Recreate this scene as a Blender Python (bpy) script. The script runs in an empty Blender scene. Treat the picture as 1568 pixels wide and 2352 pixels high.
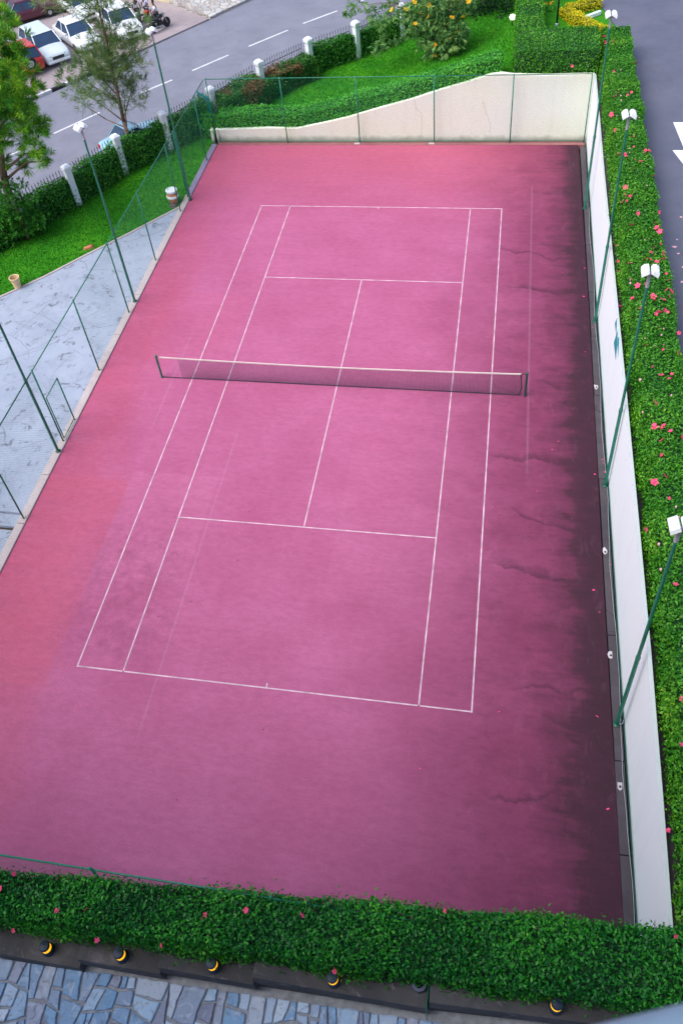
import bpy, bmesh, math, random
import numpy as np
from mathutils import Vector, Matrix
random.seed(7); RNG = np.random.default_rng(7)
S = bpy.context.scene; COL = S.collection; R = math.radians

# ------------------------------------------------------------------ camera
cd = bpy.data.cameras.new('camera'); cam = bpy.data.objects.new('camera', cd); COL.objects.link(cam)
cam.location = (5.4907, -22.4265, 21.611)
cam.rotation_euler = (0.7706, 0.0907, 0.1689)
cd.sensor_fit = 'VERTICAL'; cd.sensor_height = 36; cd.lens = 2002.1/2352*36
cd.shift_x = 31.24/2352; cd.shift_y = -197.54/2352
cd.clip_start = .1; cd.clip_end = 2000
cd.dof.use_dof = True; cd.dof.focus_distance = 27; cd.dof.aperture_fstop = 2.8
S.camera = cam
S.render.resolution_x = 682; S.render.resolution_y = 1024

# ------------------------------------------------------------------ light
SUN_EL, SUN_AZ = 56, 230          # azimuth clockwise from +y: soft light from behind the camera, over the hotel roof
w = bpy.data.worlds.new('World'); S.world = w; w.use_nodes = True
nt = w.node_tree; bg = nt.nodes['Background']
sky = nt.nodes.new('ShaderNodeTexSky'); sky.sky_type = 'NISHITA'; sky.sun_disc = False
sky.sun_elevation = R(SUN_EL); sky.sun_rotation = R(SUN_AZ); sky.air_density = 1.2; sky.dust_density = 3.0; sky.ozone_density = 1.0
nt.links.new(sky.outputs[0], bg.inputs[0]); bg.inputs[1].default_value = 0.15
ld = bpy.data.lights.new('sun', 'SUN'); ld.energy = 2.0; ld.angle = R(45); ld.color = (1, .975, .94)
sun = bpy.data.objects.new('sun', ld); COL.objects.link(sun)
az, el = R(SUN_AZ), R(SUN_EL)
dirv = Vector((math.sin(az)*math.cos(el), math.cos(az)*math.cos(el), math.sin(el)))
sun.rotation_euler = dirv.to_track_quat('Z', 'Y').to_euler()
S.view_settings.view_transform = 'Standard'; S.view_settings.look = 'None'
S.view_settings.exposure = 0.52; S.view_settings.gamma = 1

# ------------------------------------------------------------------ materials
def new_mat(name):
    m = bpy.data.materials.new(name); m.use_nodes = True
    return m, m.node_tree.nodes, m.node_tree.links, m.node_tree.nodes['Principled BSDF']
def coord(n, l, scale=(1,1,1), kind='Object', rot=(0,0,0)):
    tc = n.new('ShaderNodeTexCoord'); mp = n.new('ShaderNodeMapping')
    mp.inputs['Scale'].default_value = scale; mp.inputs['Rotation'].default_value = rot
    l.new(tc.outputs[kind], mp.inputs[0]); return mp.outputs[0]
def noise(n, l, vec, scale, detail=4, rough=.55, dist=0):
    t = n.new('ShaderNodeTexNoise'); t.inputs['Scale'].default_value = scale; t.inputs['Detail'].default_value = detail
    t.inputs['Roughness'].default_value = rough; t.inputs['Distortion'].default_value = dist
    l.new(vec, t.inputs['Vector']); return t.outputs['Fac']
def ramp(n, l, fac, stops):
    r = n.new('ShaderNodeValToRGB'); e = r.color_ramp.elements
    while len(e) < len(stops): e.new(.5)
    for i, (p, c) in enumerate(stops): e[i].position = p; e[i].color = (*c, 1) if len(c) == 3 else c
    l.new(fac, r.inputs[0]); return r.outputs[0]
def mixc(n, l, fac, a, b, mode='MIX'):
    m = n.new('ShaderNodeMix'); m.data_type = 'RGBA'; m.blend_type = mode
    for s, v in ((m.inputs[0], fac), (m.inputs[6], a), (m.inputs[7], b)):
        if hasattr(v, 'links'): l.new(v, s)
        elif isinstance(v, (int, float)): s.default_value = v
        else: s.default_value = (*v, 1)
    return m.outputs[2]
def mth(n, l, op, a, b=None, clamp=False):
    m = n.new('ShaderNodeMath'); m.operation = op; m.use_clamp = clamp
    for s, v in ((m.inputs[0], a), (m.inputs[1], b)):
        if v is None: continue
        if hasattr(v, 'links'): l.new(v, s)
        else: s.default_value = v
    return m.outputs[0]
def bump(n, l, bs, h, strength=.3, dist=.02):
    b = n.new('ShaderNodeBump'); b.inputs['Strength'].default_value = strength; b.inputs['Distance'].default_value = dist
    l.new(h, b.inputs['Height']); l.new(b.outputs[0], bs.inputs['Normal'])
G3 = (0,0,0)
def plain(name, c, rough=.6, metal=0, var=.15, scale=6, bmp=.15):
    m, n, l, b = new_mat(name); v = coord(n, l)
    f = noise(n, l, v, scale, 5)
    l.new(ramp(n, l, f, [(.3, tuple(x*(1-var) for x in c)), (.7, tuple(min(1, x*(1+var)) for x in c))]), b.inputs['Base Color'])
    b.inputs['Roughness'].default_value = rough; b.inputs['Metallic'].default_value = metal
    if bmp: bump(n, l, b, noise(n, l, v, scale*6, 3), bmp, .01)
    return m
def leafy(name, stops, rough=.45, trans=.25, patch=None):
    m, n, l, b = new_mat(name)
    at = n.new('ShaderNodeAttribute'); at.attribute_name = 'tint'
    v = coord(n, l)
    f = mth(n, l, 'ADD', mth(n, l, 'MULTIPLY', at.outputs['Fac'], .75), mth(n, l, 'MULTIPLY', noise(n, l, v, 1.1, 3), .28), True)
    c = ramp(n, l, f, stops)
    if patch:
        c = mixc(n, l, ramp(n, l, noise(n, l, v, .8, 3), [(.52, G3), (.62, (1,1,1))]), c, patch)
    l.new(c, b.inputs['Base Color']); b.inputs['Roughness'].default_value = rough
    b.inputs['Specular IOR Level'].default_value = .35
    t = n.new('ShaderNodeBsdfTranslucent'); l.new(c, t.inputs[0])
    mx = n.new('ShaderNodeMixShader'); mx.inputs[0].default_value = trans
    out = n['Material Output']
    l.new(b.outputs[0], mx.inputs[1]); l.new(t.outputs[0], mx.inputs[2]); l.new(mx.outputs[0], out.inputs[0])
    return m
M = {}
M['green_paint'] = plain('green_paint', (.012, .17, .11), .35, 0, .2, 8, .05)
M['dark_green'] = plain('dark_green_paint', (.005, .07, .05), .4, 0, .2, 8, .05)
M['lamp_white'] = plain('lamp_white', (.82, .86, .9), .35, 0, .04, 8, .02)
M['grey_metal'] = plain('grey_metal', (.42, .45, .5), .4, .3, .1)
M['white_paint'] = plain('white_paint', (.78, .84, .9), .7, 0, .07, 3, .2)
M['black_metal'] = plain('black_metal', (.02, .025, .03), .5, .2, .1)
M['rail_dark'] = plain('rail_dark', (.03, .045, .07), .5, .2, .1)
M['petal'] = plain('petal_pink', (.95, .07, .20), .6, 0, .2, 30, 0)
M['petal_pale'] = plain('petal_pale', (.8, .42, .5), .6, 0, .15, 30, 0)
M['petal_yellow'] = plain('petal_yellow', (.9, .5, .01), .6, 0, .12, 30, 0)
M['bark'] = plain('bark', (.16, .10, .07), .9, 0, .35, 9, .8)
M['terracotta'] = plain('terracotta', (.55, .2, .1), .8, 0, .2, 5, .2)
M['cream_pot'] = plain('cream_pot', (.72, .52, .3), .8, 0, .15, 5, .2)
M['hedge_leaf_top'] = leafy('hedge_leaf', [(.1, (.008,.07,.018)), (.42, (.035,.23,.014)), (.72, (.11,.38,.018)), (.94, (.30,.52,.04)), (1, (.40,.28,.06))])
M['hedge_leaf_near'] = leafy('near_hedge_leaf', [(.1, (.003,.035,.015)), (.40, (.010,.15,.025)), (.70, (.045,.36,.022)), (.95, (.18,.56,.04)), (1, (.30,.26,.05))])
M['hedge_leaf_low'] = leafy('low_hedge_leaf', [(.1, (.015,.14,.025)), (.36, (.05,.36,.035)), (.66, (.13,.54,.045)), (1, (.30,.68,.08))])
M['hedge_leaf_road'] = leafy('roadside_hedge_leaf', [(.1, (.012,.08,.018)), (.42, (.03,.20,.02)), (.72, (.08,.33,.025)), (1, (.2,.45,.05))])
M['hedge_leaf_mixed'] = leafy('browning_hedge_leaf', [(.1, (.012,.07,.015)), (.45, (.03,.16,.02)), (.75, (.08,.25,.02)), (1, (.2,.33,.05))], patch=(.22,.12,.05))
M['leaf_yellow'] = leafy('golden_leaf', [(.1, (.25,.26,.01)), (.45, (.62,.55,.01)), (.75, (.8,.7,.01)), (1, (.9,.85,.05))])
M['leaf_lime'] = leafy('lime_leaf', [(.1, (.06,.15,.04)), (.45, (.16,.34,.08)), (.75, (.3,.5,.12)), (1, (.5,.62,.2))])
M['pine'] = leafy('pine_needle', [(.1, (.012,.12,.015)), (.38, (.05,.27,.015)), (.68, (.19,.47,.02)), (.9, (.42,.60,.03)), (1, (.6,.5,.05))], .6, .15)
M['casuarina'] = leafy('feathery_needle', [(.1, (.05,.13,.05)), (.45, (.13,.24,.08)), (.8, (.24,.33,.09)), (1, (.38,.27,.10))], .7, .15)
M['floral_leaf'] = leafy('pinnate_leaf', [(.1, (.04,.14,.05)), (.45, (.12,.30,.08)), (.75, (.26,.45,.12)), (1, (.42,.55,.2))], .6, .25)
M['dark_core'] = plain('hedge_core', (.010, .06, .015), .95, 0, .3, 4, 0)
M['dark_crown'] = leafy('dark_crown_leaf', [(.1, (.004,.02,.012)), (.5, (.01,.05,.02)), (1, (.03,.1,.03))])

# ------------------------------------------------------------------ mesh helpers
def setp(o, label=None, cat=None, group=None, kind=None):
    if label: o['label'] = label
    if cat: o['category'] = cat
    if group: o['group'] = group
    if kind: o['kind'] = kind
    return o
def empty(name, loc, rz=0, label=None, cat=None, group=None):
    o = bpy.data.objects.new(name, None); COL.objects.link(o); o.location = loc; o.rotation_euler = (0,0,rz); o.empty_display_size = .2
    return setp(o, label, cat, group)
def copy_tree(o, parent=None):
    c = o.copy(); COL.objects.link(c)
    if parent: c.parent = parent
    for ch in o.children: copy_tree(ch, c)
    return c
class MB:
    def __init__(s): s.v = []; s.f = []; s.mi = []
    def add(s, vs, fs, mi=0):
        b = len(s.v); s.v += [tuple(v) for v in vs]; s.f += [tuple(b+i for i in f) for f in fs]; s.mi += [mi]*len(fs); return s
    def box(s, x0, x1, y0, y1, z0, z1, mi=0):
        return s.add([(x0,y0,z0),(x1,y0,z0),(x1,y1,z0),(x0,y1,z0),(x0,y0,z1),(x1,y0,z1),(x1,y1,z1),(x0,y1,z1)],
                     [(0,3,2,1),(4,5,6,7),(0,1,5,4),(1,2,6,5),(2,3,7,6),(3,0,4,7)], mi)
    def hexa(s, p, mi=0):
        return s.add(p, [(0,3,2,1),(4,5,6,7),(0,1,5,4),(1,2,6,5),(2,3,7,6),(3,0,4,7)], mi)
    def tube(s, a, b, r0, r1=None, n=8, caps=True, mi=0):
        r1 = r0 if r1 is None else r1; a = Vector(a); b = Vector(b); d = (b-a).normalized()
        u = d.orthogonal().normalized(); w = d.cross(u)
        vs = []
        for p, r in ((a, r0), (b, r1)):
            for i in range(n):
                t = 2*math.pi*i/n; vs.append(p+u*math.cos(t)*r+w*math.sin(t)*r)
        fs = [(i, (i+1)%n, n+(i+1)%n, n+i) for i in range(n)]
        if caps: fs += [tuple(range(n-1,-1,-1)), tuple(range(n,2*n))]
        return s.add(vs, fs, mi)
    def path(s, pts, rs, n=7, mi=0):
        for i in range(len(pts)-1): s.tube(pts[i], pts[i+1], rs[i], rs[i+1], n, True, mi)
        return s
    def lathe(s, prof, n=20, c=(0,0,0), mi=0, axis='z'):
        vs = []
        for r, z in prof:
            for i in range(n):
                t = 2*math.pi*i/n; x, y = r*math.cos(t), r*math.sin(t)
                p = (x, y, z) if axis == 'z' else (x, z, y)
                vs.append((c[0]+p[0], c[1]+p[1], c[2]+p[2]))
        fs = []
        for k in range(len(prof)-1):
            for i in range(n): fs.append((k*n+i, k*n+(i+1)%n, (k+1)*n+(i+1)%n, (k+1)*n+i))
        fs.append(tuple(range(n-1,-1,-1))); fs.append(tuple((len(prof)-1)*n+i for i in range(n)))
        return s.add(vs, fs, mi)
    def prism(s, poly, z0, z1, mi=0):
        n = len(poly); vs = [(x,y,z0) for x,y in poly]+[(x,y,z1) for x,y in poly]
        fs = [tuple(range(n-1,-1,-1)), tuple(range(n,2*n))]+[(i,(i+1)%n,n+(i+1)%n,n+i) for i in range(n)]
        return s.add(vs, fs, mi)
    def build(s, name, mat, parent=None, smooth=False, bevel=0, seg=2, sub=0, loc=None):
        me = bpy.data.meshes.new(name); me.from_pydata(s.v, [], s.f)
        mats = mat if isinstance(mat, (list, tuple)) else [mat]
        for m in mats: me.materials.append(m)
        if len(mats) > 1: me.polygons.foreach_set('material_index', s.mi)
        if smooth: me.polygons.foreach_set('use_smooth', [True]*len(me.polygons))
        me.update()
        bm = bmesh.new(); bm.from_mesh(me); bmesh.ops.recalc_face_normals(bm, faces=bm.faces); bm.to_mesh(me); bm.free()
        o = bpy.data.objects.new(name, me); COL.objects.link(o)
        if parent: o.parent = parent
        if loc: o.location = loc
        if bevel:
            b = o.modifiers.new('bevel', 'BEVEL'); b.width = bevel; b.segments = seg; b.limit_method = 'ANGLE'
        if sub:
            b = o.modifiers.new('sub', 'SUBSURF'); b.levels = sub; b.render_levels = sub
        return o
def leaf_mesh(name, P, N, size, mat, aspect=.5, spread=.8, parent=None, core=None, core_mat=None, tang=None, fold=.0, sizevar=.35, tint=None):
    """P points, N surface normals -> one rhombus leaf per point; optional core MB joined as second material"""
    n = len(P); N = N/np.maximum(np.linalg.norm(N, axis=1, keepdims=True), 1e-6)
    nn = N+RNG.normal(size=(n,3))*spread; nn /= np.linalg.norm(nn, axis=1, keepdims=True)
    t = RNG.normal(size=(n,3)) if tang is None else tang+RNG.normal(size=(n,3))*.25
    t -= nn*(t*nn).sum(1, keepdims=True); t /= np.maximum(np.linalg.norm(t, axis=1, keepdims=True), 1e-6)
    b = np.cross(nn, t)
    L = (size*(1+RNG.uniform(-sizevar, sizevar, n)))[:, None]
    V = np.empty((n, 4, 3)); V[:,0] = P-t*L*.5; V[:,2] = P+t*L*.5
    V[:,1] = P+b*L*aspect*.5+nn*L*fold; V[:,3] = P-b*L*aspect*.5+nn*L*fold
    V = V.reshape(-1, 3); nl = n
    cv = core.v if core else []; cf = core.f if core else []
    me = bpy.data.meshes.new(name)
    me.vertices.add(len(V)+len(cv))
    me.vertices.foreach_set('co', np.concatenate([V, np.array(cv).reshape(-1,3)]).ravel() if cv else V.ravel())
    loops = list(np.arange(4*n)); starts = list(np.arange(n)*4); tot = [4]*n; base = 4*n; ls = 4*n
    for f in cf:
        starts.append(ls); tot.append(len(f)); loops += [base+i for i in f]; ls += len(f)
    me.loops.add(len(loops)); me.polygons.add(len(starts))
    me.loops.foreach_set('vertex_index', np.array(loops, dtype=np.int32))
    me.polygons.foreach_set('loop_start', np.array(starts, dtype=np.int32))
    me.polygons.foreach_set('loop_total', np.array(tot, dtype=np.int32))
    me.materials.append(mat)
    if core: me.materials.append(core_mat or M['dark_core']); me.polygons.foreach_set('material_index', np.array([0]*n+[1]*len(cf), dtype=np.int32))
    a = me.attributes.new('tint', 'FLOAT', 'FACE')
    tv = RNG.uniform(0, 1, n) if tint is None else np.clip(tint+RNG.uniform(-.25, .25, n), 0, 1)
    a.data.foreach_set('value', np.concatenate([tv, np.zeros(len(cf))]).astype(np.float32))
    me.update(calc_edges=True); me.validate()
    o = bpy.data.objects.new(name, me); COL.objects.link(o)
    if parent: o.parent = parent
    return o
def quad_pts(a, b, c, d, n):
    """random points on bilinear patch"""
    a, b, c, d = (np.array(x, float) for x in (a, b, c, d))
    u = RNG.uniform(0, 1, (n,1)); v = RNG.uniform(0, 1, (n,1))
    P = (1-u)*(1-v)*a+u*(1-v)*b+u*v*c+(1-u)*v*d
    nr = np.cross(b-a, d-a)+np.cross(c-b, a-b)*0; nr = nr/np.linalg.norm(nr)
    return P, np.repeat(nr[None], n, 0)
def wob(P, amp, sc):
    return 1.7*amp*(np.sin(P[:,0]*sc+1.3*np.sin(P[:,1]*sc*.7))*.5+np.sin(P[:,1]*sc*1.3+P[:,2]*2)*.5)
def hedge(name, sections, mat, dens, size, label, cat='hedge', jitter=.06, sprig=.0, inset=.08, group=None, aspect=.5):
    """sections: list of 4-corner rings (bottomA, topA, topB, bottomB) along the run"""
    Ps, Ns = [], []; core = MB()
    S_ = [[np.array(p, float) for p in s] for s in sections]
    def patch(a, b, c, d, k=1.):
        area = (np.linalg.norm(np.cross(b-a, d-a))+np.linalg.norm(np.cross(b-c, d-c)))/2
        n = int(area*dens*k)
        if n < 1: return
        P, N = quad_pts(a, b, c, d, n); Ps.append(P); Ns.append(N)
    for i in range(len(S_)-1):
        A, B = S_[i], S_[i+1]
        cen = (sum(A)+sum(B))/8
        for k in range(3):
            q = (A[k], A[k+1], B[k+1], B[k])
            nr = np.cross(q[1]-q[0], q[3]-q[0])
            if nr@(q[0]+q[2]-2*cen) < 0: q = (q[0], q[3], q[2], q[1])
            patch(*q)
        # core
        def ins(s):
            c = sum(s)/4; return [c+(p-c)*np.array([1-inset/max(.2, abs(p-c)[:2].max()), 1-inset/max(.2, abs(p-c)[:2].max()), 1]) - np.array([0,0,inset*.8 if j in (1,2) else 0]) for j, p in enumerate(s)]
        a, b = ins(A), ins(B); core.hexa([a[0], b[0], b[3], a[3], a[1], b[1], b[2], a[2]])
    for s, sg in ((S_[0], -1), (S_[-1], 1)):
        o = S_[1] if sg < 0 else S_[-2]
        q = (s[0], s[1], s[2], s[3]); nr = np.cross(q[1]-q[0], q[3]-q[0])
        if nr@(sum(s)/4-sum(o)/4) < 0: q = (s[0], s[3], s[2], s[1])
        patch(*q)
    P = np.concatenate(Ps); N = np.concatenate(Ns)
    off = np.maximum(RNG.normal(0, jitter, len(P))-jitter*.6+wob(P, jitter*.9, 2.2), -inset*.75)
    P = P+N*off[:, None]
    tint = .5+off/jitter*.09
    if sprig:
        k = RNG.random(len(P)) < .03
        P[k] += N[k]*RNG.uniform(.3, 1, (k.sum(),1))*sprig
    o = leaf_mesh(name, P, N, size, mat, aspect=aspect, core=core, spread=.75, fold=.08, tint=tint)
    setp(o, label, cat, group)
    return o

# ================================================================== GROUND AND SURFACES
WMARK = [(6.00,-4.93,7.20,-5.42),(7.13,-5.42,8.28,-5.86),(5.47,-7.57,7.20,-7.44),(6.95,-7.29,8.75,-8.20),(7.38,-9.13,8.27,-8.47),(7.11,-11.72,8.34,-12.09),(6.21,-11.16,8.21,-10.98),(5.20,8.78,8.62,8.05),(5.63,6.45,8.57,5.97),(5.67,-13.81,7.32,-13.82),(7.61,-15.53,8.55,-15.67),(7.22,-12.96,8.26,-12.99),(6.88,0.68,8.81,0.60),(5.24,-2.99,8.56,-2.89)]
def court_mat():
    m, n, l, b = new_mat('court_acrylic'); tc = n.new('ShaderNodeTexCoord'); P = tc.outputs['Object']
    sx = n.new('ShaderNodeSeparateXYZ'); l.new(P, sx.inputs[0]); X, Y = sx.outputs[0], sx.outputs[1]
    def nz(scale, mp=(1,1,1), d=5, r=.55, dist=0):
        k = n.new('ShaderNodeMapping'); k.inputs['Scale'].default_value = mp; l.new(P, k.inputs[0]); return noise(n, l, k.outputs[0], scale, d, r, dist)
    def sm(v, a, c, inv=False):
        k = n.new('ShaderNodeMapRange'); k.interpolation_type = 'SMOOTHSTEP'; l.new(v, k.inputs[0])
        k.inputs[1].default_value = a; k.inputs[2].default_value = c
        k.inputs[3].default_value, k.inputs[4].default_value = (1, 0) if inv else (0, 1); return k.outputs[0]
    base = ramp(n, l, nz(.35, (1,1,1), 4), [(.3, (.445,.100,.222)), (.7, (.52,.138,.29))])
    # older, redder strip of paint along the left run-off and far run-off
    wx = mth(n, l, 'ADD', X, mth(n, l, 'MULTIPLY', mth(n, l, 'SUBTRACT', nz(.5, (1,.6,1), 3), .5), 3.0))
    yy = mth(n, l, 'MULTIPLY', mth(n, l, 'ADD', Y, 12), .055)
    left = sm(mth(n, l, 'ADD', wx, yy), -7.6, -5.4, True)
    red = ramp(n, l, nz(1.2, (.5,1.6,1), 4), [(.35, (.48,.085,.155)), (.65, (.52,.11,.20))])
    c = mixc(n, l, mth(n, l, 'MULTIPLY', left, .65), base, red)
    far = sm(mth(n, l, 'ADD', Y, mth(n, l, 'MULTIPLY', nz(.4), 3)), 10.5, 19)
    c = mixc(n, l, mth(n, l, 'MULTIPLY', far, .75), c, (.50,.105,.17))
    # patch edges: rectangles of recoat
    for (x0, x1, y0, y1, amt) in ((-9.5, -6.2, -12.6, -5, .35), (-6.3, -3.2, -9.0, -4.6, .18), (-8.2,-4.4,1,5.2,.12), (1,6,-9,-3,.10)):
        e = .08
        k = mth(n, l, 'MULTIPLY', mth(n, l, 'MULTIPLY', sm(X, x0, x0+e), sm(X, x1-e, x1, True)), mth(n, l, 'MULTIPLY', sm(Y, y0, y0+e), sm(Y, y1-e, y1, True)))
        c = mixc(n, l, mth(n, l, 'MULTIPLY', k, amt), c, (.55,.10,.16) if x0 < -8 else (.62,.2,.36))
    # grime dotted near the lower left service box
    gx = mth(n, l, 'MULTIPLY', mth(n, l, 'MULTIPLY', sm(X, -7.4, -5.6), sm(X, -4.3, -2.2, True)), mth(n, l, 'MULTIPLY', sm(Y, -12.3, -10.8), sm(Y, -8.6, -4.5, True)))
    c = mixc(n, l, mth(n, l, 'MULTIPLY', gx, mth(n, l, 'MULTIPLY', ramp(n, l, nz(2.2, (1,1,1), 8, .75), [(.4, G3), (.62, (1,1,1))]), .5)), c, (.25,.05,.12))
    # horizontal wash streaks
    st = ramp(n, l, nz(.9, (.35,2.6,1), 6, .6), [(.4, G3), (.75, (1,1,1))])
    c = mixc(n, l, mth(n, l, 'MULTIPLY', st, .22), c, (.33,.07,.17))
    # drain side: broad darkening, then a dark algae and damp band with soft tongues
    wob_ = mth(n, l, 'MULTIPLY', mth(n, l, 'SUBTRACT', nz(.55, (.7,1.2,1), 8, .6, .3), .5), 3.2)
    reach = mth(n, l, 'ADD', mth(n, l, 'ADD', X, wob_), mth(n, l, 'MULTIPLY', mth(n, l, 'SUBTRACT', 4, Y), .04))
    c = mixc(n, l, mth(n, l, 'MULTIPLY', sm(reach, 1.6, 8.6), .84), c, (.165,.020,.070))
    wob2 = mth(n, l, 'MULTIPLY', mth(n, l, 'SUBTRACT', nz(.62, (1,1,1), 9, .66, .6), .5), 2.4)
    wob2 = mth(n, l, 'ADD', wob2, mth(n, l, 'MULTIPLY', mth(n, l, 'SUBTRACT', nz(1.0, (.3,2.0,1), 7, .62, .8), .5), 2.2))
    edge_ = mth(n, l, 'ADD', mth(n, l, 'ADD', X, wob2), mth(n, l, 'MULTIPLY', mth(n, l, 'SUBTRACT', 4, Y), .018))
    c = mixc(n, l, mth(n, l, 'MULTIPLY', sm(edge_, 7.2, 9.0), .92), c, (.022,.007,.017))
    c = mixc(n, l, mth(n, l, 'MULTIPLY', sm(mth(n, l, 'ADD', X, mth(n, l, 'MULTIPLY', nz(1.5, (1,1,1), 6, .65), .8)), 8.4, 9.2), .8), c, (.018,.007,.015))
    near_shade = sm(mth(n, l, 'ADD', Y, mth(n, l, 'MULTIPLY', nz(.5, (1,1,1), 7, .6), 5)), -17.0, -10.0, True)  # near-end shade painted into the court colour, with a noisy edge
    c = mixc(n, l, mth(n, l, 'MULTIPLY', near_shade, .22), c, (.20,.038,.105))
    mot = ramp(n, l, nz(1.6, (.7,1.3,1), 9, .68, .4), [(.48, G3), (.72, (1,1,1))])
    c = mixc(n, l, mth(n, l, 'MULTIPLY', mth(n, l, 'MULTIPLY', mot, sm(X, 2.0, 7.5)), .38), c, (.10,.016,.05))
    for lo, am, tc_ in ((6.0, .12, (.13,.018,.055)), (7.2, .18, (.07,.012,.035)), (8.2, .3, (.03,.008,.02))):
        k = sm(edge_, lo, lo+.25); c = mixc(n, l, mth(n, l, 'MULTIPLY', k, am), c, tc_)
    # individual water marks: thin curved dark tongues
    fine = nz(5, (1,1,1), 4, .6)
    for iw, (xa, ya, xb, yb_) in enumerate(WMARK):
        mpw = n.new('ShaderNodeMapping'); mpw.inputs['Location'].default_value = (iw*3.7, iw*5.1, iw*2.3); mpw.inputs['Scale'].default_value = (1,.5,1); l.new(P, mpw.inputs[0])
        wv = mth(n, l, 'MULTIPLY', mth(n, l, 'SUBTRACT', noise(n, l, mpw.outputs[0], .55+.15*(iw%4), 5, .5), .5), 1.1+.25*(iw%5))
        sl = (yb_-ya)/(xb-xa)
        dy = mth(n, l, 'SUBTRACT', mth(n, l, 'ADD', Y, wv), mth(n, l, 'ADD', mth(n, l, 'MULTIPLY', mth(n, l, 'SUBTRACT', X, xa), sl), ya))
        dn = sm(dy, -.03, .14+.12*(iw%3), True); up = sm(dy, -.07, -.02)
        k = mth(n, l, 'MULTIPLY', mth(n, l, 'MULTIPLY', dn, up), mth(n, l, 'MULTIPLY', sm(X, xa, xa+.8), sm(X, xb, xb+.7, True)))
        c = mixc(n, l, mth(n, l, 'MULTIPLY', k, mth(n, l, 'ADD', mth(n, l, 'MULTIPLY', fine, .8), .12, True)), c, (.05,.010,.028))
    # faint older line marks
    for x0, y0, y1 in ((6.72, -4, 14.3), (-3.15, -14, -2), (-6.3, -3, 3)):
        k = mth(n, l, 'MULTIPLY', mth(n, l, 'MULTIPLY', sm(X, x0, x0+.05), sm(X, x0+.05, x0+.12, True)), mth(n, l, 'MULTIPLY', sm(Y, y0, y0+1), sm(Y, y1-1, y1, True)))
        c = mixc(n, l, mth(n, l, 'MULTIPLY', k, .12), c, (.62,.4,.55))
    # fine grain and specks
    c = mixc(n, l, mth(n, l, 'MULTIPLY', ramp(n, l, nz(22, (1,1,1), 6, .8), [(.42, G3), (.72, (1,1,1))]), .45), c, (.55,.48,.52), 'MULTIPLY')
    c = mixc(n, l, mth(n, l, 'MULTIPLY', ramp(n, l, nz(45, (1,1,1), 3, .8), [(.58, G3), (.78, (1,1,1))]), .12), c, (.60,.32,.42))
    c = mixc(n, l, mth(n, l, 'MULTIPLY', ramp(n, l, nz(2.4, (1.2,.5,1), 8, .72, .6), [(.55, G3), (.72, (1,1,1))]), .06), c, (.62,.30,.42))
    c = mixc(n, l, mth(n, l, 'MULTIPLY', ramp(n, l, nz(5.5, (.6,1.3,1), 7, .75), [(.40, G3), (.66, (1,1,1))]), .4), c, (.62,.52,.60), 'MULTIPLY')
    sp = n.new('ShaderNodeTexVoronoi'); sp.inputs['Scale'].default_value = 1.1; l.new(P, sp.inputs['Vector'])
    c = mixc(n, l, mth(n, l, 'MULTIPLY', sm(sp.outputs['Distance'], .02, .035, True), .8), c, (.12,.04,.06))
    l.new(c, b.inputs['Base Color']); b.inputs['Roughness'].default_value = .72; b.inputs['Specular IOR Level'].default_value = .35
    bump(n, l, b, nz(60), .12, .004)
    return m
def slab_mat(name, c0, c1, stain, grain=40, crack=True, patch=None):
    m, n, l, b = new_mat(name); v = coord(n, l)
    c = ramp(n, l, noise(n, l, v, .45, 6, .6), [(.3, c0), (.7, c1)])
    if patch: c = mixc(n, l, ramp(n, l, noise(n, l, v, 2.3, 9, .74, .7), [(.565, G3), (.62, (1,1,1))]), c, patch)
    c = mixc(n, l, mth(n, l, 'MULTIPLY', ramp(n, l, noise(n, l, v, 1.0, 6, .66, 1.2), [(.5, G3), (.75, (1,1,1))]), .45), c, stain)
    if crack:
        k = n.new('ShaderNodeTexVoronoi'); k.feature = 'DISTANCE_TO_EDGE'; k.inputs['Scale'].default_value = .55
        vv = mixc(n, l, .16, v, v); nn = n.new('ShaderNodeTexNoise'); nn.inputs['Scale'].default_value = 1.6; nn.inputs['Detail'].default_value = 6; l.new(v, nn.inputs['Vector'])
        l.new(mixc(n, l, .3, v, nn.outputs['Color'], 'ADD'), k.inputs['Vector'])
        g = ramp(n, l, noise(n, l, v, .35, 3), [(.44, G3), (.56, (1,1,1))])
        c = mixc(n, l, mth(n, l, 'MULTIPLY', mth(n, l, 'MULTIPLY', ramp(n, l, k.outputs['Distance'], [(0, (1,1,1)), (.012, G3)]), g), .6), c, tuple(x*.25 for x in c0))
    c = mixc(n, l, mth(n, l, 'MULTIPLY', noise(n, l, v, grain, 3, .7), .3), c, tuple(x*.6 for x in c0))
    l.new(c, b.inputs['Base Color']); b.inputs['Roughness'].default_value = .85
    bump(n, l, b, noise(n, l, v, grain, 5), .3, .006)
    return m
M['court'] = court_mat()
M['apron'] = slab_mat('apron_concrete', (.29,.335,.44), (.41,.46,.58), (.19,.20,.26), 40, True, (.15,.165,.21))
M['kerb'] = slab_mat('kerb_concrete', (.46,.38,.38), (.58,.50,.50), (.30,.22,.22), 30, False)
M['gutter'] = slab_mat('gutter_concrete', (.045,.038,.05), (.095,.08,.095), (.02,.015,.02), 30, True)
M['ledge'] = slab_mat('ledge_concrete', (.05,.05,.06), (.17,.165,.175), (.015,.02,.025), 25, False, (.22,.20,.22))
M['asphalt'] = slab_mat('road_asphalt', (.185,.19,.25), (.24,.245,.31), (.13,.13,.17), 45, False)
M['lot'] = slab_mat('lot_asphalt', (.095,.105,.165), (.14,.145,.205), (.075,.07,.11), 45, False)
M['verge'] = slab_mat('gravel_verge', (.30,.25,.27), (.40,.34,.36), (.18,.14,.15), 14, False)
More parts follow.
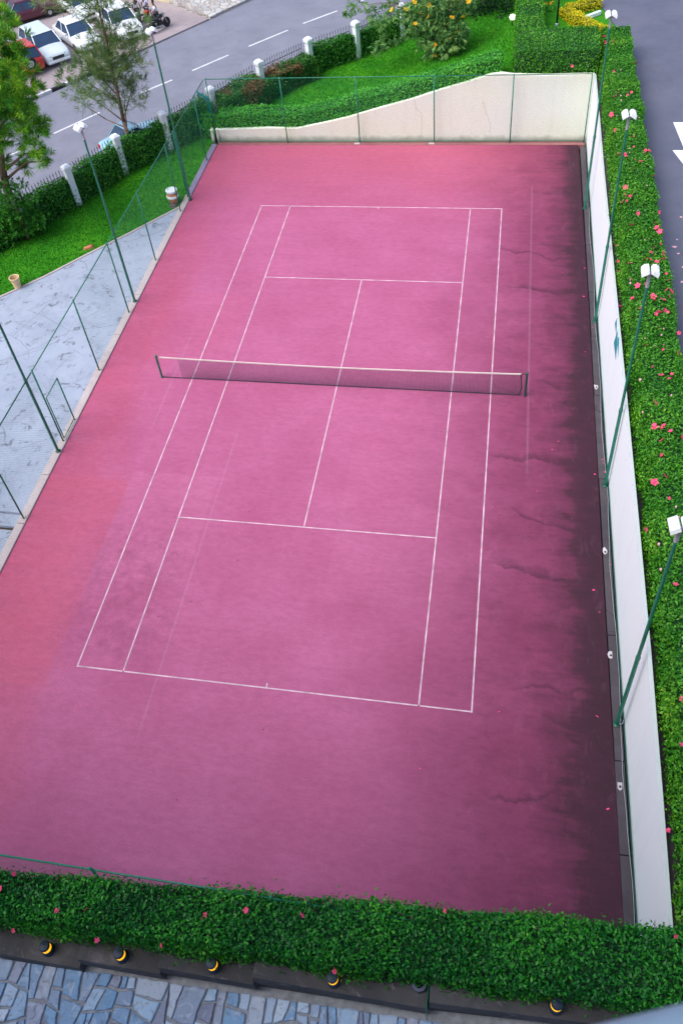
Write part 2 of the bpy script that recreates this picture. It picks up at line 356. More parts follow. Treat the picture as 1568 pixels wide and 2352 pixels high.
M['earth'] = slab_mat('earth', (.22,.13,.09), (.33,.2,.13), (.12,.1,.05), 8, False)
M['court_line'] = plain('court_line', (.62,.44,.52), .8, 0, .38, 2.2, .1)
M['road_paint'] = plain('road_paint', (.62,.62,.66), .8, 0, .15, 3, .1)
M['arrow_paint'] = plain('arrow_paint', (.85,.87,.92), .8, 0, .05, 3, .1)
M_GLASS = plain('window_glass', (.03,.04,.06), .1, 0, .1, 2, 0)
def lawn_mat():
    m, n, l, b = new_mat('lawn'); v = coord(n, l)
    c = ramp(n, l, noise(n, l, v, .5, 5, .6), [(.3, (.025,.20,.010)), (.5, (.05,.30,.012)), (.72, (.10,.40,.015))])
    c = mixc(n, l, mth(n, l, 'MULTIPLY', noise(n, l, v, 12, 6, .75), .6), c, (.008,.07,.008))
    l.new(c, b.inputs['Base Color']); b.inputs['Roughness'].default_value = .9; b.inputs['Specular IOR Level'].default_value = .1
    bump(n, l, b, noise(n, l, v, 30, 6, .8), .9, .04)
    return m
M['lawn'] = lawn_mat()
def wallpaint(name, c, warm, streak=(.55,.52,.45)):
    m, n, l, b = new_mat(name); v = coord(n, l); vs = coord(n, l, (3,3,.35))
    k = ramp(n, l, noise(n, l, v, .3, 4), [(.35, c), (.65, warm)])
    k = mixc(n, l, mth(n, l, 'MULTIPLY', ramp(n, l, noise(n, l, vs, 1.0, 6, .6), [(.5, G3), (.8, (1,1,1))]), .35), k, streak)
    sx = n.new('ShaderNodeSeparateXYZ'); l.new(coord(n, l), sx.inputs[0])
    mr = n.new('ShaderNodeMapRange'); l.new(mth(n, l, 'ADD', sx.outputs[2], mth(n, l, 'MULTIPLY', noise(n, l, v, 2.5, 5), -.35)), mr.inputs[0])
    mr.inputs[1].default_value = -.15; mr.inputs[2].default_value = .12; mr.inputs[3].default_value = .7; mr.inputs[4].default_value = 0
    k = mixc(n, l, mr.outputs[0], k, (.25,.27,.2))
    l.new(k, b.inputs['Base Color']); b.inputs['Roughness'].default_value = .8
    bump(n, l, b, noise(n, l, v, 25, 4), .12, .006)
    return m
M['wall_white'] = wallpaint('wall_white', (.82,.91,.95), (.85,.92,.95), (.68,.75,.80))
M['wall_cream'] = wallpaint('wall_cream', (.92,.95,.79), (.90,.95,.86), (.80,.77,.66))

def sheet(name, poly, z, mat, thick=.05):
    o = MB().prism(poly, z-thick, z).build(name, mat); setp(o, kind='structure'); return o
sheet('ground', [(-320,-200),(320,-200),(320,420),(-320,420)], -.45, M['earth'])
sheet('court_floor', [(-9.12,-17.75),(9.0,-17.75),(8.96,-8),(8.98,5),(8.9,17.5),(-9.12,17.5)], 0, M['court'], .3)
# court markings, one thing
L = MB(); t = .038; z0, z1 = .0, .004
def ln(x0, x1, y0, y1): L.box(x0, x1, y0, y1, z0+.0005, z1)
for sx_ in (-1, 1):
    ln(sx_*5.485-t/2, sx_*5.485+t/2, -11.885, 11.885)
    ln(sx_*4.115-t/2, sx_*4.115+t/2, -11.835, 11.835)
for sy in (-1, 1):
    ln(-5.46, -4.14, sy*11.86-t/2, sy*11.86+t/2); ln(-4.09, 4.09, sy*11.86-t/2, sy*11.86+t/2); ln(4.14, 5.46, sy*11.86-t/2, sy*11.86+t/2)
    ln(-4.09, 4.09, sy*6.4-t/2, sy*6.4+t/2)
    ln(-t/2, t/2, sy*11.835-(.12 if sy > 0 else 0), sy*11.835+(.12 if sy < 0 else 0))
ln(-t/2, t/2, -6.375, 6.375)
setp(L.build('court_lines', M['court_line']), kind='structure')
# left kerb, split into lengths by joints
KB = MB(); y = -17.7
while y < 12.6:
    e = min(y+random.choice((2.1, 2.6, 3.2)), 12.7); KB.box(-9.42, -9.13, y+.012, e-.012, -.3, .055); y = e
setp(KB.build('kerb', M['kerb'], bevel=.02), kind='structure')
M['kerb_far'] = slab_mat('damp_kerb_concrete', (.20,.17,.28), (.30,.25,.38), (.12,.09,.16), 30, False)
setp(MB().box(-9.42, -9.13, 12.72, 17.55, -.3, .05).build('kerb_end', M['kerb_far'], bevel=.02), kind='structure')
# concrete apron outside the left kerb, with two shallow steps near the lower left
edge = [(-9.43, 11.62), (-11.15, 9.44), (-12.62, 7.67), (-14.0, 5.93), (-15.4, 4.44), (-18.5, 1.0), (-24, -5)]
sheet('concrete_apron', [(-9.44,-6.75),(-9.44,11.55)]+[(x+.02,y-.02) for x, y in edge[1:]]+[(-24,-6.6)], .0, M['apron'], .12)
sheet('apron_step', [(-9.44,-7.25),(-9.44,-6.765),(-24,-6.62),(-24,-7.1)], -.10, M['apron'], .12)
sheet('apron_lower', [(-9.44,-18.5),(-9.44,-7.32),(-24,-7.2),(-24,-18.5)], -.22, M['apron'], .12)
e = MB()
for i in range(len(edge)-1):
    a, b_ = Vector(edge[i]).to_3d(), Vector(edge[i+1]).to_3d(); d = (b_-a).normalized(); nn = Vector((-d.y, d.x, 0))*-.05
    e.hexa([a-nn+Vector((0,0,-.1)), b_-nn+Vector((0,0,-.1)), b_+nn+Vector((0,0,-.1)), a+nn+Vector((0,0,-.1)), a-nn+Vector((0,0,.035)), b_-nn+Vector((0,0,.035)), b_+nn+Vector((0,0,.035)), a+nn+Vector((0,0,.035))])
setp(e.build('apron_edging', M['kerb']), kind='structure')
# gutter strip along the right wall
gt = MB(); ys = [-17.7, -14.9, -12.7, -9.2, -6.4, -3.6, .2, 3.3, 6.0, 9.2, 12.5, 17.3]
for a, b_ in zip(ys, ys[1:]): gt.box(9.0+random.uniform(-.015,.015), 9.22, a+.012, b_-.012, -.25, .035)
setp(gt.build('gutter', M['gutter'], bevel=.012), kind='structure')
setp(MB().box(-9.1, 9.2, 17.5, 17.84, -.25, .02).build('far_gutter', slab_mat('far_gutter_concrete', (.26,.10,.11), (.38,.17,.17), (.10,.05,.05), 20, False)), kind='structure')

# terrain ----------------------------------------------------------
def sstep(x, a, b_): t_ = min(1, max(0, (x-a)/(b_-a))); return t_*t_*(3-2*t_)
FL = [(-22, -1.5), (-19.2, 3.6), (-17.4, 7.0), (-16.11, 9.12), (-14.58, 11.71), (-13.16, 14.59), (-11.5, 16.93), (-9.7, 19.6), (-7.6, 21.99), (-5.43, 24.69), (-3.09, 26.64), (-.83, 28.9), (1.5, 31.6), (3.85, 34.2), (6.5, 37.0), (10, 40.6), (16, 47)]
def fy(x):
    for a, b_ in zip(FL, FL[1:]):
        if a[0] <= x <= b_[0]: return a[1]+(b_[1]-a[1])*(x-a[0])/(b_[0]-a[0])
    return FL[0][1] if x < FL[0][0] else FL[-1][1]
def hz(x, y):
    s_ = x-.33*max(0, y-18)
    pts = [(-9.5,.12), (-9,.35), (-4.5,.45), (-2.2,.95), (1,1.9), (3.6,2.7), (5.1,2.95), (20,2.95)]
    z = pts[0][1]
    for a, b_ in zip(pts, pts[1:]):
        if s_ >= a[0]: z = a[1]+(b_[1]-a[1])*sstep(s_, a[0], b_[0]) if s_ < b_[0] else b_[1]
    if s_ < -9.5: z = .0
    z = z*1.0
    d = y-fy(x)
    if d > .3: z += (-.2-z)*sstep(d, .3, 1.3)
    return z
T = MB()
def grid(x0, x1, y0, y1, st):
    nx = int(round((x1-x0)/st)); ny = int(round((y1-y0)/st)); b0 = len(T.v)
    for j in range(ny+1):
        for i in range(nx+1):
            x, y = x0+i*(x1-x0)/nx, y0+j*(y1-y0)/ny
            z = hz(x, y) if y > 17.9 else 0
            if y <= 17.9 and y-fy(x) > .3: z += -.2*sstep(y-fy(x), .3, 1.3)
            if x < -9.2 and y < 17.9:
                ey = None
                for a, b_ in zip(edge, edge[1:]):
                    if b_[0] <= x <= a[0]: ey = a[1]+(b_[1]-a[1])*(x-a[0])/(b_[0]-a[0])
                if ey is not None and y < ey-.1: z = -.3
                if x < -24: z = -.1
            T.v.append((x, y, z+random.uniform(-.01,.01)))
    for j in range(ny):
        for i in range(nx):
            a = b0+j*(nx+1)+i
            xm = x0+(i+.5)*(x1-x0)/nx; ym = y0+(j+.5)*(y1-y0)/ny
            if ym-fy(xm) > 1.8 or ym < -7 and xm > -24.5: continue
            T.f.append((a, a+1, a+nx+2, a+nx+1)); T.mi.append(0)
grid(-30, -9.43, -20, 18.0, .33); grid(-30, 5.6, 18.0, 50, .33)
o = T.build('lawn', M['lawn'], smooth=True); setp(o, kind='structure')
# grass blades on the lawn
def grass():
    P = []
    n = 0
    while n < 42000:
        x = RNG.uniform(-17.5, 5.6); y = RNG.uniform(3, 34)
        if y-fy(x) > 0: continue
        if x > -9.45 and y < 18.9: continue
        if y < 18:
            ey = -9
            for a, b_ in zip(edge, edge[1:]):
                if b_[0] <= x <= a[0]: ey = a[1]+(b_[1]-a[1])*(x-a[0])/(b_[0]-a[0])
            if x > -9.43 or y < ey+.05: continue
        P.append((x, y, (hz(x, y) if y > 17.9 else 0)+.02)); n += 1
    P = np.array(P); N = RNG.normal(size=P.shape)*[1,1,.15]
    m = leafy('grass_blade', [(.1, (.015,.12,.008)), (.5, (.045,.28,.01)), (.8, (.10,.42,.015)), (1, (.18,.5,.02))], .7, .2)
    o = leaf_mesh('grass', P, N, .11, m, aspect=.35, spread=.2, tang=np.tile([0,0,1.], (len(P),1)))
    setp(o, 'short bright green grass covering the lawn behind the court fence', 'grass', kind='stuff')
grass()

# road, verge, kerbs ------------------------------------------------
D = Vector((.614, .79)); NR = Vector((-.79, .614)); O = Vector((-20, 17.2))
def rp(t_, d): p = O+D*t_+NR*d; return (p.x, p.y)
sheet('road', [rp(-60,-5.0), rp(90,-5.0), rp(90,11), rp(50,8.3), rp(6,4.95), rp(-60,4.6)], -.12, M['asphalt'], .2)
sheet('near_pavement', [rp(-60,-6.8), rp(90,-6.8), rp(90,-5.15), rp(-60,-5.15)], -.02, M['verge'], .2)
k = MB(); t_ = -20; i = 0
while t_ < 60:
    a, b_, c, d = rp(t_+.01,-5.14), rp(t_+.99,-5.14), rp(t_+.99,-5.0), rp(t_+.01,-5.0)
    k.prism([a,b_,c,d], -.3, .02, 0); t_ += 1
setp(k.build('near_kerb', M['kerb'], bevel=.015), kind='structure')
sheet('verge', [rp(-60,4.85), rp(6.3,5.15), rp(17,5.75), rp(17,24), rp(-60,24)], -.03, M['verge'], .2)
# black and white far kerb
k = MB(); t_ = -8; i = 0
while t_ < 7.0:
    dd = 4.82+.04*(t_+8)/1.6*.6
    k.prism([rp(t_+.01,dd), rp(t_+.97,dd), rp(t_+.97,dd+.2), rp(t_+.01,dd+.2)], -.3, .05, i % 2); t_ += .98; i += 1
setp(k.build('far_kerb', [M['road_paint'], M['black_metal']], bevel=.015), kind='structure')
# centre dashes
k = MB()
for a, b_ in (((-7.6,33.2),(-5.7,35.1)), ((-10.4,29.9),(-8.4,32.2)), ((-13.1,26.6),(-11.4,28.7)), ((-15.4,23.8),(-14,25.4)), ((-18.9,19.0),(-17.1,21.4)), ((-22.2,14.6),(-20,17.2)), ((-4.4,36.6),(-2.6,38.8)), ((-24.6,11.6),(-23.4,13.1))):
    a = Vector(a); b_ = Vector(b_); d = (b_-a).normalized(); q = Vector((-d.y, d.x))*.07
    k.prism([a-q, b_-q, b_+q, a+q], -.1195, -.115)
setp(k.build('road_dashes', M['road_paint']), kind='structure')
# stone paved bank beyond the road
def stones_mat(name, cols, mortar, sc=(1,1,1), scale=2.6, edge_w=.045, bumpd=.05):
    m, n, l, b = new_mat(name); v = coord(n, l, sc)
    nn = n.new('ShaderNodeTexNoise'); nn.inputs['Scale'].default_value = 2.2; nn.inputs['Detail'].default_value = 2; l.new(v, nn.inputs['Vector'])
    vv = mixc(n, l, .22, v, nn.outputs['Color'], 'ADD')
    e_ = n.new('ShaderNodeTexVoronoi'); e_.feature = 'DISTANCE_TO_EDGE'; e_.inputs['Scale'].default_value = scale; l.new(vv, e_.inputs['Vector'])
    q = n.new('ShaderNodeTexVoronoi'); q.inputs['Scale'].default_value = scale; l.new(vv, q.inputs['Vector'])
    s = n.new('ShaderNodeSeparateColor'); l.new(q.outputs['Color'], s.inputs[0])
    c = ramp(n, l, s.outputs[0], [(i/(len(cols)-1), cc) for i, cc in enumerate(cols)])
    c = mixc(n, l, ramp(n, l, noise(n, l, coord(n, l), 9, 8, .7, .8), [(.5, G3), (.66, (1,1,1))]), c, mixc(n, l, .5, c, (.75,.8,.86)))
    c = mixc(n, l, mth(n, l, 'MULTIPLY', ramp(n, l, noise(n, l, coord(n, l), 6, 6, .7, .8), [(.55, G3), (.72, (1,1,1))]), .6), c, (.12,.13,.2))
    mk = ramp(n, l, e_.outputs['Distance'], [(edge_w*.55, (1,1,1)), (edge_w, G3)])
    c = mixc(n, l, mk, c, mortar)
    l.new(c, b.inputs['Base Color']); b.inputs['Roughness'].default_value = .55
    h = ramp(n, l, e_.outputs['Distance'], [(0, G3), (.12, (1,1,1))])
    bump(n, l, b, mth(n, l, 'ADD', h, mth(n, l, 'MULTIPLY', noise(n, l, coord(n, l), 14, 5, .6), .35)), .8, bumpd)
    return m
M['bank'] = stones_mat('bank_stone', [(.5,.5,.52), (.38,.35,.33), (.6,.58,.56), (.45,.4,.36)], (.34,.27,.22), (1,1,1), 2.2)
k = MB(); 
a0, a1 = rp(17.1,5.75), rp(60,9.2); b0, b1 = rp(17.1,13), rp(60,17)
k.hexa([(*a0,-.3),(*a1,-.3),(*b1,-.3),(*b0,-.3),(*a0,.05),(*a1,.05),(*b1,1.6),(*b0,1.6)])
setp(k.build('stone_bank', M['bank']), kind='structure')

# parking lot on the right, raised terrace
sheet('parking_lot', [(11.0,-18.4),(40,-18.4),(40,70),(9.9,70),(9.9,27.5),(11.0,22.6)], 2.8, M['lot'], .3)
sheet('terrace_bed', [(9.37,-17.6),(10.98,-17.6),(10.98,22.58),(9.88,27.48),(9.88,45),(5.62,45),(5.62,18.35),(9.37,18.35)], 2.78, M['lawn'], 3.2)
k = MB()
for poly in ([(12.4,14.25),(13.05,14.25),(12.85,11.91),(12.62,11.91)], [(12.15,11.905),(13.35,11.905),(12.75,9.75)]): k.prism(poly, 2.8005, 2.805)
setp(k.build('arrow_marking', M['arrow_paint']), kind='structure')
# pale scuffs on the lot
k = MB()
for i in range(34):
    x = random.uniform(11.05, 13.0); y = random.choice((random.uniform(-1,9), random.uniform(1,7))); r = random.uniform(.02,.07)
    k.prism([(x+r*random.uniform(.6,1.5)*math.cos(a)*1.3, y+r*random.uniform(.6,1.4)*math.sin(a)) for a in np.linspace(0, 2*math.pi, 8)[:-1]], 2.8005, 2.806)
setp(k.build('petal_litter', M['petal_pale']), 'fallen pale petals scattered on the asphalt beside the flowering hedge', 'petals', kind='stuff')

# ================================================================== WALLS
# right retaining wall
tw = empty('retaining_wall', (9.27, 0, 0), 0, 'long white retaining wall between the court gutter and the flowering hedge', 'wall')
prof = [(-17.7,3.15), (-15,3.35), (-11.6,3.5), (-8,3.5), (-3,3.45), (1.2,3.36), (9.7,3.14), (18.15,3.22)]
k = MB(); n0 = len(prof)
for (ya, za), (yb, zb) in zip(prof, prof[1:]):
    k.hexa([(0,ya,-.4),(.09,ya,-.4),(.09,yb,-.4),(0,yb,-.4),(0,ya,za),(.09,ya,za-.05),(.09,yb,zb-.05),(0,yb,zb)])
k.build('wall', M['wall_white'], tw)
k = MB(); k.box(-.03, -.004, -17.6, 17.5, .03, .09)
k.build('base_strip', M['dark_green'], tw)
teal = plain('teal_emblem', (.0,.30,.36), .5, 0, .06, 3, 0)
for poly in ([(0.24,3.40),(0.44,3.02),(-0.21,3.08),(0.02,3.30)], [(-0.31,3.40),(-0.03,2.62),(-0.98,2.69),(-0.71,3.12),(-0.51,3.25)], [(-0.69,3.42),(-0.59,3.28),(-0.74,3.14),(-1.29,3.05),(-0.91,3.39)]):
    m_ = MB(); N_ = len(poly)
    m_.add([(-.004,y,z) for y, z in poly]+[(.003,y,z) for y, z in poly], [tuple(range(N_)), tuple(range(2*N_-1,N_-1,-1))]+[(i,(i+1)%N_,N_+(i+1)%N_,N_+i) for i in range(N_)])
    m_.build('painted_emblem', teal, tw)
# back wall with the sloping top
tb = empty('retaining_wall', (0, 17.95, 0), 0, 'cream retaining wall at the far end, its top sloping up to the right', 'wall')
bp_ = [(-9.15,.60), (-6.5,.68), (-4.9,.66), (-3.6,.92), (-2.24,1.24), (-.6,1.72), (1.02,2.17), (2.4,2.62), (3.59,2.98), (4.6,3.3), (5.1,3.36), (5.6,3.28), (7.06,3.22), (9.26,3.24)]
k = MB()
for (xa, za), (xb, zb) in zip(bp_, bp_[1:]):
    k.hexa([(xa,0,-.4),(xb,0,-.4),(xb,.2,-.4),(xa,.2,-.4),(xa,0,za),(xb,0,zb),(xb,.2,zb),(xa,.2,za)])
k.build('wall', M['wall_cream'], tb)
k = MB()
for xa in (-9.17, -9.42): k.box(xa-.06, xa+.06, -.12, .12, -.3, .66)
k.build('end_pier', M['wall_cream'], tb, bevel=.01)
k = MB(); random.seed(3)
for pts in ([(1.05,2.1),(1.12,1.7),(1.35,1.5),(1.4,1.1),(1.38,.7),(1.36,.1)], [(4.3,2.0),(4.5,1.4),(4.7,.9),(4.72,.4)]):
    for a, b_ in zip(pts, pts[1:]): k.tube((a[0],-.001,a[1]), (b_[0],-.001,b_[1]), .006, .006, 4)
k.build('crack', plain('crack', (.3,.32,.27), .9), tb)

# ================================================================== FENCES
H = 3.4
def chain(mb, a, b, h, r=.0017, pitch=.075):
    """diamond wire mesh between ground points a and b, height h (three-sided wires)"""
    a = Vector(a); b = Vector(b); Lh = (b-a).length; d = (b-a)/Lh
    s0 = -h
    while s0 < Lh:
        for sg in (1, -1):
            # wire from (s0,0) to (s0+h,h) or mirrored
            u0, z0_, u1, z1_ = s0, 0., s0+h, h
            if u0 < 0: z0_ = -u0; u0 = 0
            if u1 > Lh: z1_ = h-(u1-Lh); u1 = Lh
            if u1 > u0:
                if sg < 0: u0, u1 = Lh-u0, Lh-u1
                mb.tube(a+d*u0+Vector((0,0,z0_)), a+d*u1+Vector((0,0,z1_)), r, r, 3, False)
        s0 += pitch*1.41
def fence(label, a, b, posts, rails, bays=None, zb=.03, extra=None, meshes=True):
    t_ = empty('wire_fence', (a[0], a[1], 0), 0, label, 'fence')
    A = Vector((a[0], a[1], 0))
    P = lambda p: Vector((p[0], p[1], p[2] if len(p) > 2 else 0))-A
    for p in posts:
        MB().tube(P(p)+Vector((0,0,-.1)), P(p)+Vector((0,0,H+.05)), .028, .028, 8).build('post', M['green_paint'], t_, smooth=True)
    for r0, r1 in rails:
        MB().tube(P(r0), P(r1), .022, .022, 8).build('rail', M['green_paint'], t_, smooth=True)
    if meshes:
        for q0, q1 in bays:
            m_ = MB(); chain(m_, P(q0)+Vector((0,0,.06)), P(q1)+Vector((0,0,.06)), H-.08)
            m_.build('wire_mesh', M['green_paint'], t_)
    return t_
yb = 17.68; xs = [-9.15, -5.42, -1.7, 2.02, 5.68, 9.16]
tf = fence('green wire fence in front of the cream wall at the far end', (xs[0], yb), (xs[-1], yb), [(x, yb) for x in xs], [((xs[0], yb, H), (xs[-1], yb, H)), ((xs[0], yb, .12), (xs[-1], yb, .12))], [((a, yb), (b_, yb)) for a, b_ in zip(xs, xs[1:])])
for x in (-1.7, 2.02):
    MB().box(x-9*-1-.12+(-0), x+9.15+.02, -.16, -.02, .0, .06).build('post_footing', M['kerb'], tf, bevel=.02)
xl = -9.24
ysl = [17.55, 15.88, 12.43, 11.2, 7.32, 3.69, .17, -3.53]
tf = fence('tall green wire fence along the left kerb, from the far corner to the gate gap', (xl, 17.55), (xl, .17), [(xl, y) for y in ysl[1:-1]], [((xl, 17.6, H), (xl, -3.53, H))], [((xl, a), (xl, b_)) for a, b_ in zip(ysl[:-2], ysl[1:-1])])
# braces to short posts
tf2 = fence('green wire fence on the left kerb on the near side of the gate', (xl, -3.53), (xl, -17.6), [(xl, -3.53), (xl, -7.0), (xl, -10.5), (xl, -14.0)], [((xl, -3.6, H), (xl, -17.7, H))], [((xl, a), (xl, b_)) for a, b_ in ((-3.53,-7.0), (-7.0,-10.5), (-10.5,-14.0), (-14.0,-17.6))])
# gate
tg = empty('gate', (xl, -3.0, 0), 0, 'low green gate frame between two fence posts on the left kerb', 'gate')
MB().tube((.02,.52,-.1), (.02,.52,2.12), .026).build('post', M['green_paint'], tg, smooth=True)
k = MB(); k.path([(.02,.5,2.1),(.02,-.45,2.1),(.02,-.45,.12),(.02,.47,.12)],[.02]*4,6); k.build('gate_frame', M['green_paint'], tg, smooth=True)
m_ = MB(); chain(m_, (.02,.46,.14), (.02,-.47,.14), 1.92); m_.build('wire_mesh', M['green_paint'], tg)
# near fence
yn = -17.78
fence('green wire fence at the near end, its top rail showing over the near hedge', (-9.2, yn), (9.2, yn), [(x, yn) for x in (-9.2, -5.5, -1.82, 1.9, 5.6)], [((-9.2, yn, 3.3), (9.1, yn, 3.38))], [((a, yn), (b_, yn)) for a, b_ in ((-9.2,-5.5), (-5.5,-1.82), (-1.82,1.9), (1.9,5.6), (5.6,9.2))])
# right fence line is only low wire: taut cable in the gutter
k = MB(); pts = [(9.19+.03*math.sin(y*1.1)+random.uniform(-.01,.01), y, .05) for y in np.linspace(-17.4, 12, 60)]
k.path(pts, [.008]*60, 5); o = k.build('cable', M['grey_metal']); setp(o, 'thin grey cable lying along the gutter at the foot of the white wall', 'cable')

# net ---------------------------------------------------------------
tn = empty('tennis_net', (0,0,0), 0, 'tennis net with white top band stretched across the middle of the court', 'net')
PX = 6.66
for s in (-1, 1):
    p = MB(); p.tube((s*PX,0,-.05), (s*PX,0,1.09), .042, .042, 12); p.lathe([(.05,1.07),(.05,1.1),(.03,1.12)], 12, (s*PX,0,0)); 
    o = p.build('net_post', M['dark_green'] if s > 0 else M['green_paint'], tn, smooth=False)
zt = lambda x: 1.055-.10*(1-(abs(x)/PX)**1.6)
cord = plain('net_cord', (.03,.025,.04), .8, 0, .1, 5, 0)
xs0, xs1 = -5.85, 6.52
k = MB(); x = xs0
while x < xs1: k.tube((x,0,.07), (x,0,zt(x)-.03), .0036, .0036, 3, False); x += .045
for j in range(22):
    f_ = j/22
    for a in np.linspace(xs0, xs1-.6, 20):
        b_ = a+(xs1-xs0)/20+.005
        b_ = min(b_, xs1); k.tube((a,0,.07+f_*(zt(a)-.1)), (b_,0,.07+f_*(zt(b_)-.1)), .0036, .0036, 3, False)
k.build('mesh_netting', cord, tn)
band = MB(); n_ = 40
for i in range(n_):
    a = -PX+.12+(2*PX-.3)*i/n_; b_ = -PX+.12+(2*PX-.3)*(i+1)/n_
    band.hexa([(a,-.012,zt(a)-.05),(b_,-.012,zt(b_)-.05),(b_,.012,zt(b_)-.05),(a,.012,zt(a)-.05),(a,-.012,zt(a)),(b_,-.012,zt(b_)),(b_,.012,zt(b_)),(a,.012,zt(a))])
band.build('top_band', plain('net_band', (.74,.66,.62), .8, 0, .1, 2, .1), tn)
k = MB(); k.tube((-PX,0,.05), (PX-.2,0,.05), .014); k.build('bottom_cord', cord, tn)
k = MB(); k.tube((-PX,0,zt(PX)-.01), (-PX+.14,0,zt(PX)-.01), .008); k.build('tension_rope', cord, tn); k = MB(); k.path([(PX,0,zt(PX)-.01),(PX-.2,0,zt(PX)-.02),(PX-.14,0,.4),(PX-.2,0,.06)],[.01,.02,.02,.02],6); k.build('tension_rope', cord, tn)

# flood lamps --------------------------------------------------------
def lamp(label):
    t_ = empty('flood_lamp', (0,0,0), 0, label, 'lamp post', 'floodlight poles round the court')
    MB().lathe([(.09,-.05),(.09,.03),(.05,.05)], 12).build('base', M['dark_green'], t_)
    p = MB(); p.tube((0,0,0), (0,0,3.3), .05, .05, 10); p.tube((0,0,3.3), (0,0,7.6), .042, .036, 10); p.lathe([(.056,3.22),(.058,3.3),(.045,3.36)], 10)
    p.build('pole', M['green_paint'], t_, smooth=False)
    q = MB(); q.tube((0,0,7.55), (0,0,7.98), .046, .043, 10); q.tube((-.12,0,7.93), (.12,0,7.93), .02); q.build('bracket', M['grey_metal'], t_)
    for s in (-1, 1):
        h = MB(); cx = s*.125
        # housing: deep trapezoid box, open face looking down and out
        f0 = [(-.15,-.20),(.15,-.20),(.15,.20),(-.15,.20)]; 
        rot = Matrix.Rotation(R(26)*s, 4, 'Y')
        def T_(x, y, z): v_ = rot @ Vector((x, y, z)); return (cx+v_.x*.6, v_.y*.72, 8.05+v_.z*.8)
        h.hexa([T_(-.17,-.24,-.08),T_(.17,-.24,-.08),T_(.17,.24,-.08),T_(-.17,.24,-.08),T_(-.15,-.20,.06),T_(.15,-.20,.06),T_(.15,.22,.06),T_(-.15,.22,.06)])
        h.hexa([T_(-.12,-.14,.06),T_(.12,-.14,.06),T_(.12,.2,.06),T_(-.12,.2,.06),T_(-.08,-.08,.12),T_(.08,-.08,.12),T_(.08,.16,.12),T_(-.08,.16,.12)])
        ho = h.build('lamp_head', M['lamp_white'], t_, bevel=.012)
        g = MB(); g.hexa([T_(-.14,-.2,-.09),T_(.14,-.2,-.09),T_(.14,.2,-.09),T_(-.14,.2,-.09),T_(-.14,-.2,-.082),T_(.14,-.2,-.082),T_(.14,.2,-.082),T_(-.14,.2,-.082)])
        g.build('glass', plain('lamp_glass', (.3,.33,.36), .1, 0, .02, 3, 0), ho)
    return t_
LP = [((9.08,-11.76), 'nearest right lamp post, its white head cut by the right edge of the picture'),
      ((9.16,-3.88), 'lamp post with white double head against the flowering hedge, second nearest on the right'),
      ((9.17,4.19), 'green lamp post on the right beyond the net, third nearest along the white wall'),
      ((9.03,11.93), 'farthest green lamp post on the right, its head near the top of the flowering hedge'),
      ((-9.23,-4.03), 'nearest left lamp post beside the low gate, its top out of view'),
      ((-9.23,4.42), 'left lamp post whose white head stands before the road hedge'),
      ((-9.08,12.26), 'farthest left lamp post, its white head in front of the road')]
l0 = lamp(LP[0][1])
for i, (p, lb) in enumerate(LP):
    o = l0 if i == 0 else copy_tree(l0)
    o.location = (p[0], p[1], .03 if i < 4 else .05); o['label'] = lb; o.scale.z = (1.02,1.02,1.02,1.02,1.04,.96,.98)[i]; o.rotation_euler.z = R((4, -3, 2, 0, 0, 58, 50)[i])
k = MB(); k.path([(9.12,-11.72,.1),(9.16,-11.78,.09),(9.22,-11.76,.12),(9.24,-11.68,.15)], [.012]*4, 6); setp(k.build('pipe', M['grey_metal']), 'short curved grey conduit from the nearest right lamp post to the wall', 'pipe')
# drain plates in gutter
def drain(x, y, label):
    t_ = MB(); pts = []
    t_.prism([(x+random.uniform(.05,.09)*math.cos(a), y+random.uniform(.08,.16)*math.sin(a)) for a in np.linspace(0,2*math.pi,9)[:-1]], .036, .042)
    o = t_.build('mortar_patch', plain('mortar_patch', (.5,.46,.5), .9)); setp(o, label, 'drain')
    h = MB(); h.lathe([(.03,.042),(.03,.05)], 10, (x+.01, y-.02, 0)); h.build('hole', M['black_metal'], o)
for (x, y), lb in zip([(9.06,.61), (9.04,-6.42), (9.03,-9.81), (9.07,-13.32)], ['pale mortar patch with a hole in the gutter, level with the net', 'pale mortar patch with a hole in the gutter between the two nearer right lamp posts', 'small pale mortar patch in the gutter just beyond the nearest right lamp post', 'large pale broken mortar patch in the gutter nearest to the bottom right corner']): drain(x, y, lb)
# fallen petals on gutter and court
k = MB()
for i in range(26):
    x = random.choice((random.uniform(8.6,9.2), random.gauss(8.9,.3), random.uniform(4,9))) ; y = random.uniform(-14, 9); x = min(x, 9.18); r = random.uniform(.012,.03); z = .037 if x > 9.0 else .0015
    k.prism([(x+r*1.5*math.cos(a+i), y+r*math.sin(a)) for a in np.linspace(0,2*math.pi,6)[:-1]], z, z+.006)
setp(k.build('fallen_petals', M['petal']), 'tiny pink petals fallen along the gutter at the foot of the white wall', 'petals', kind='stuff')

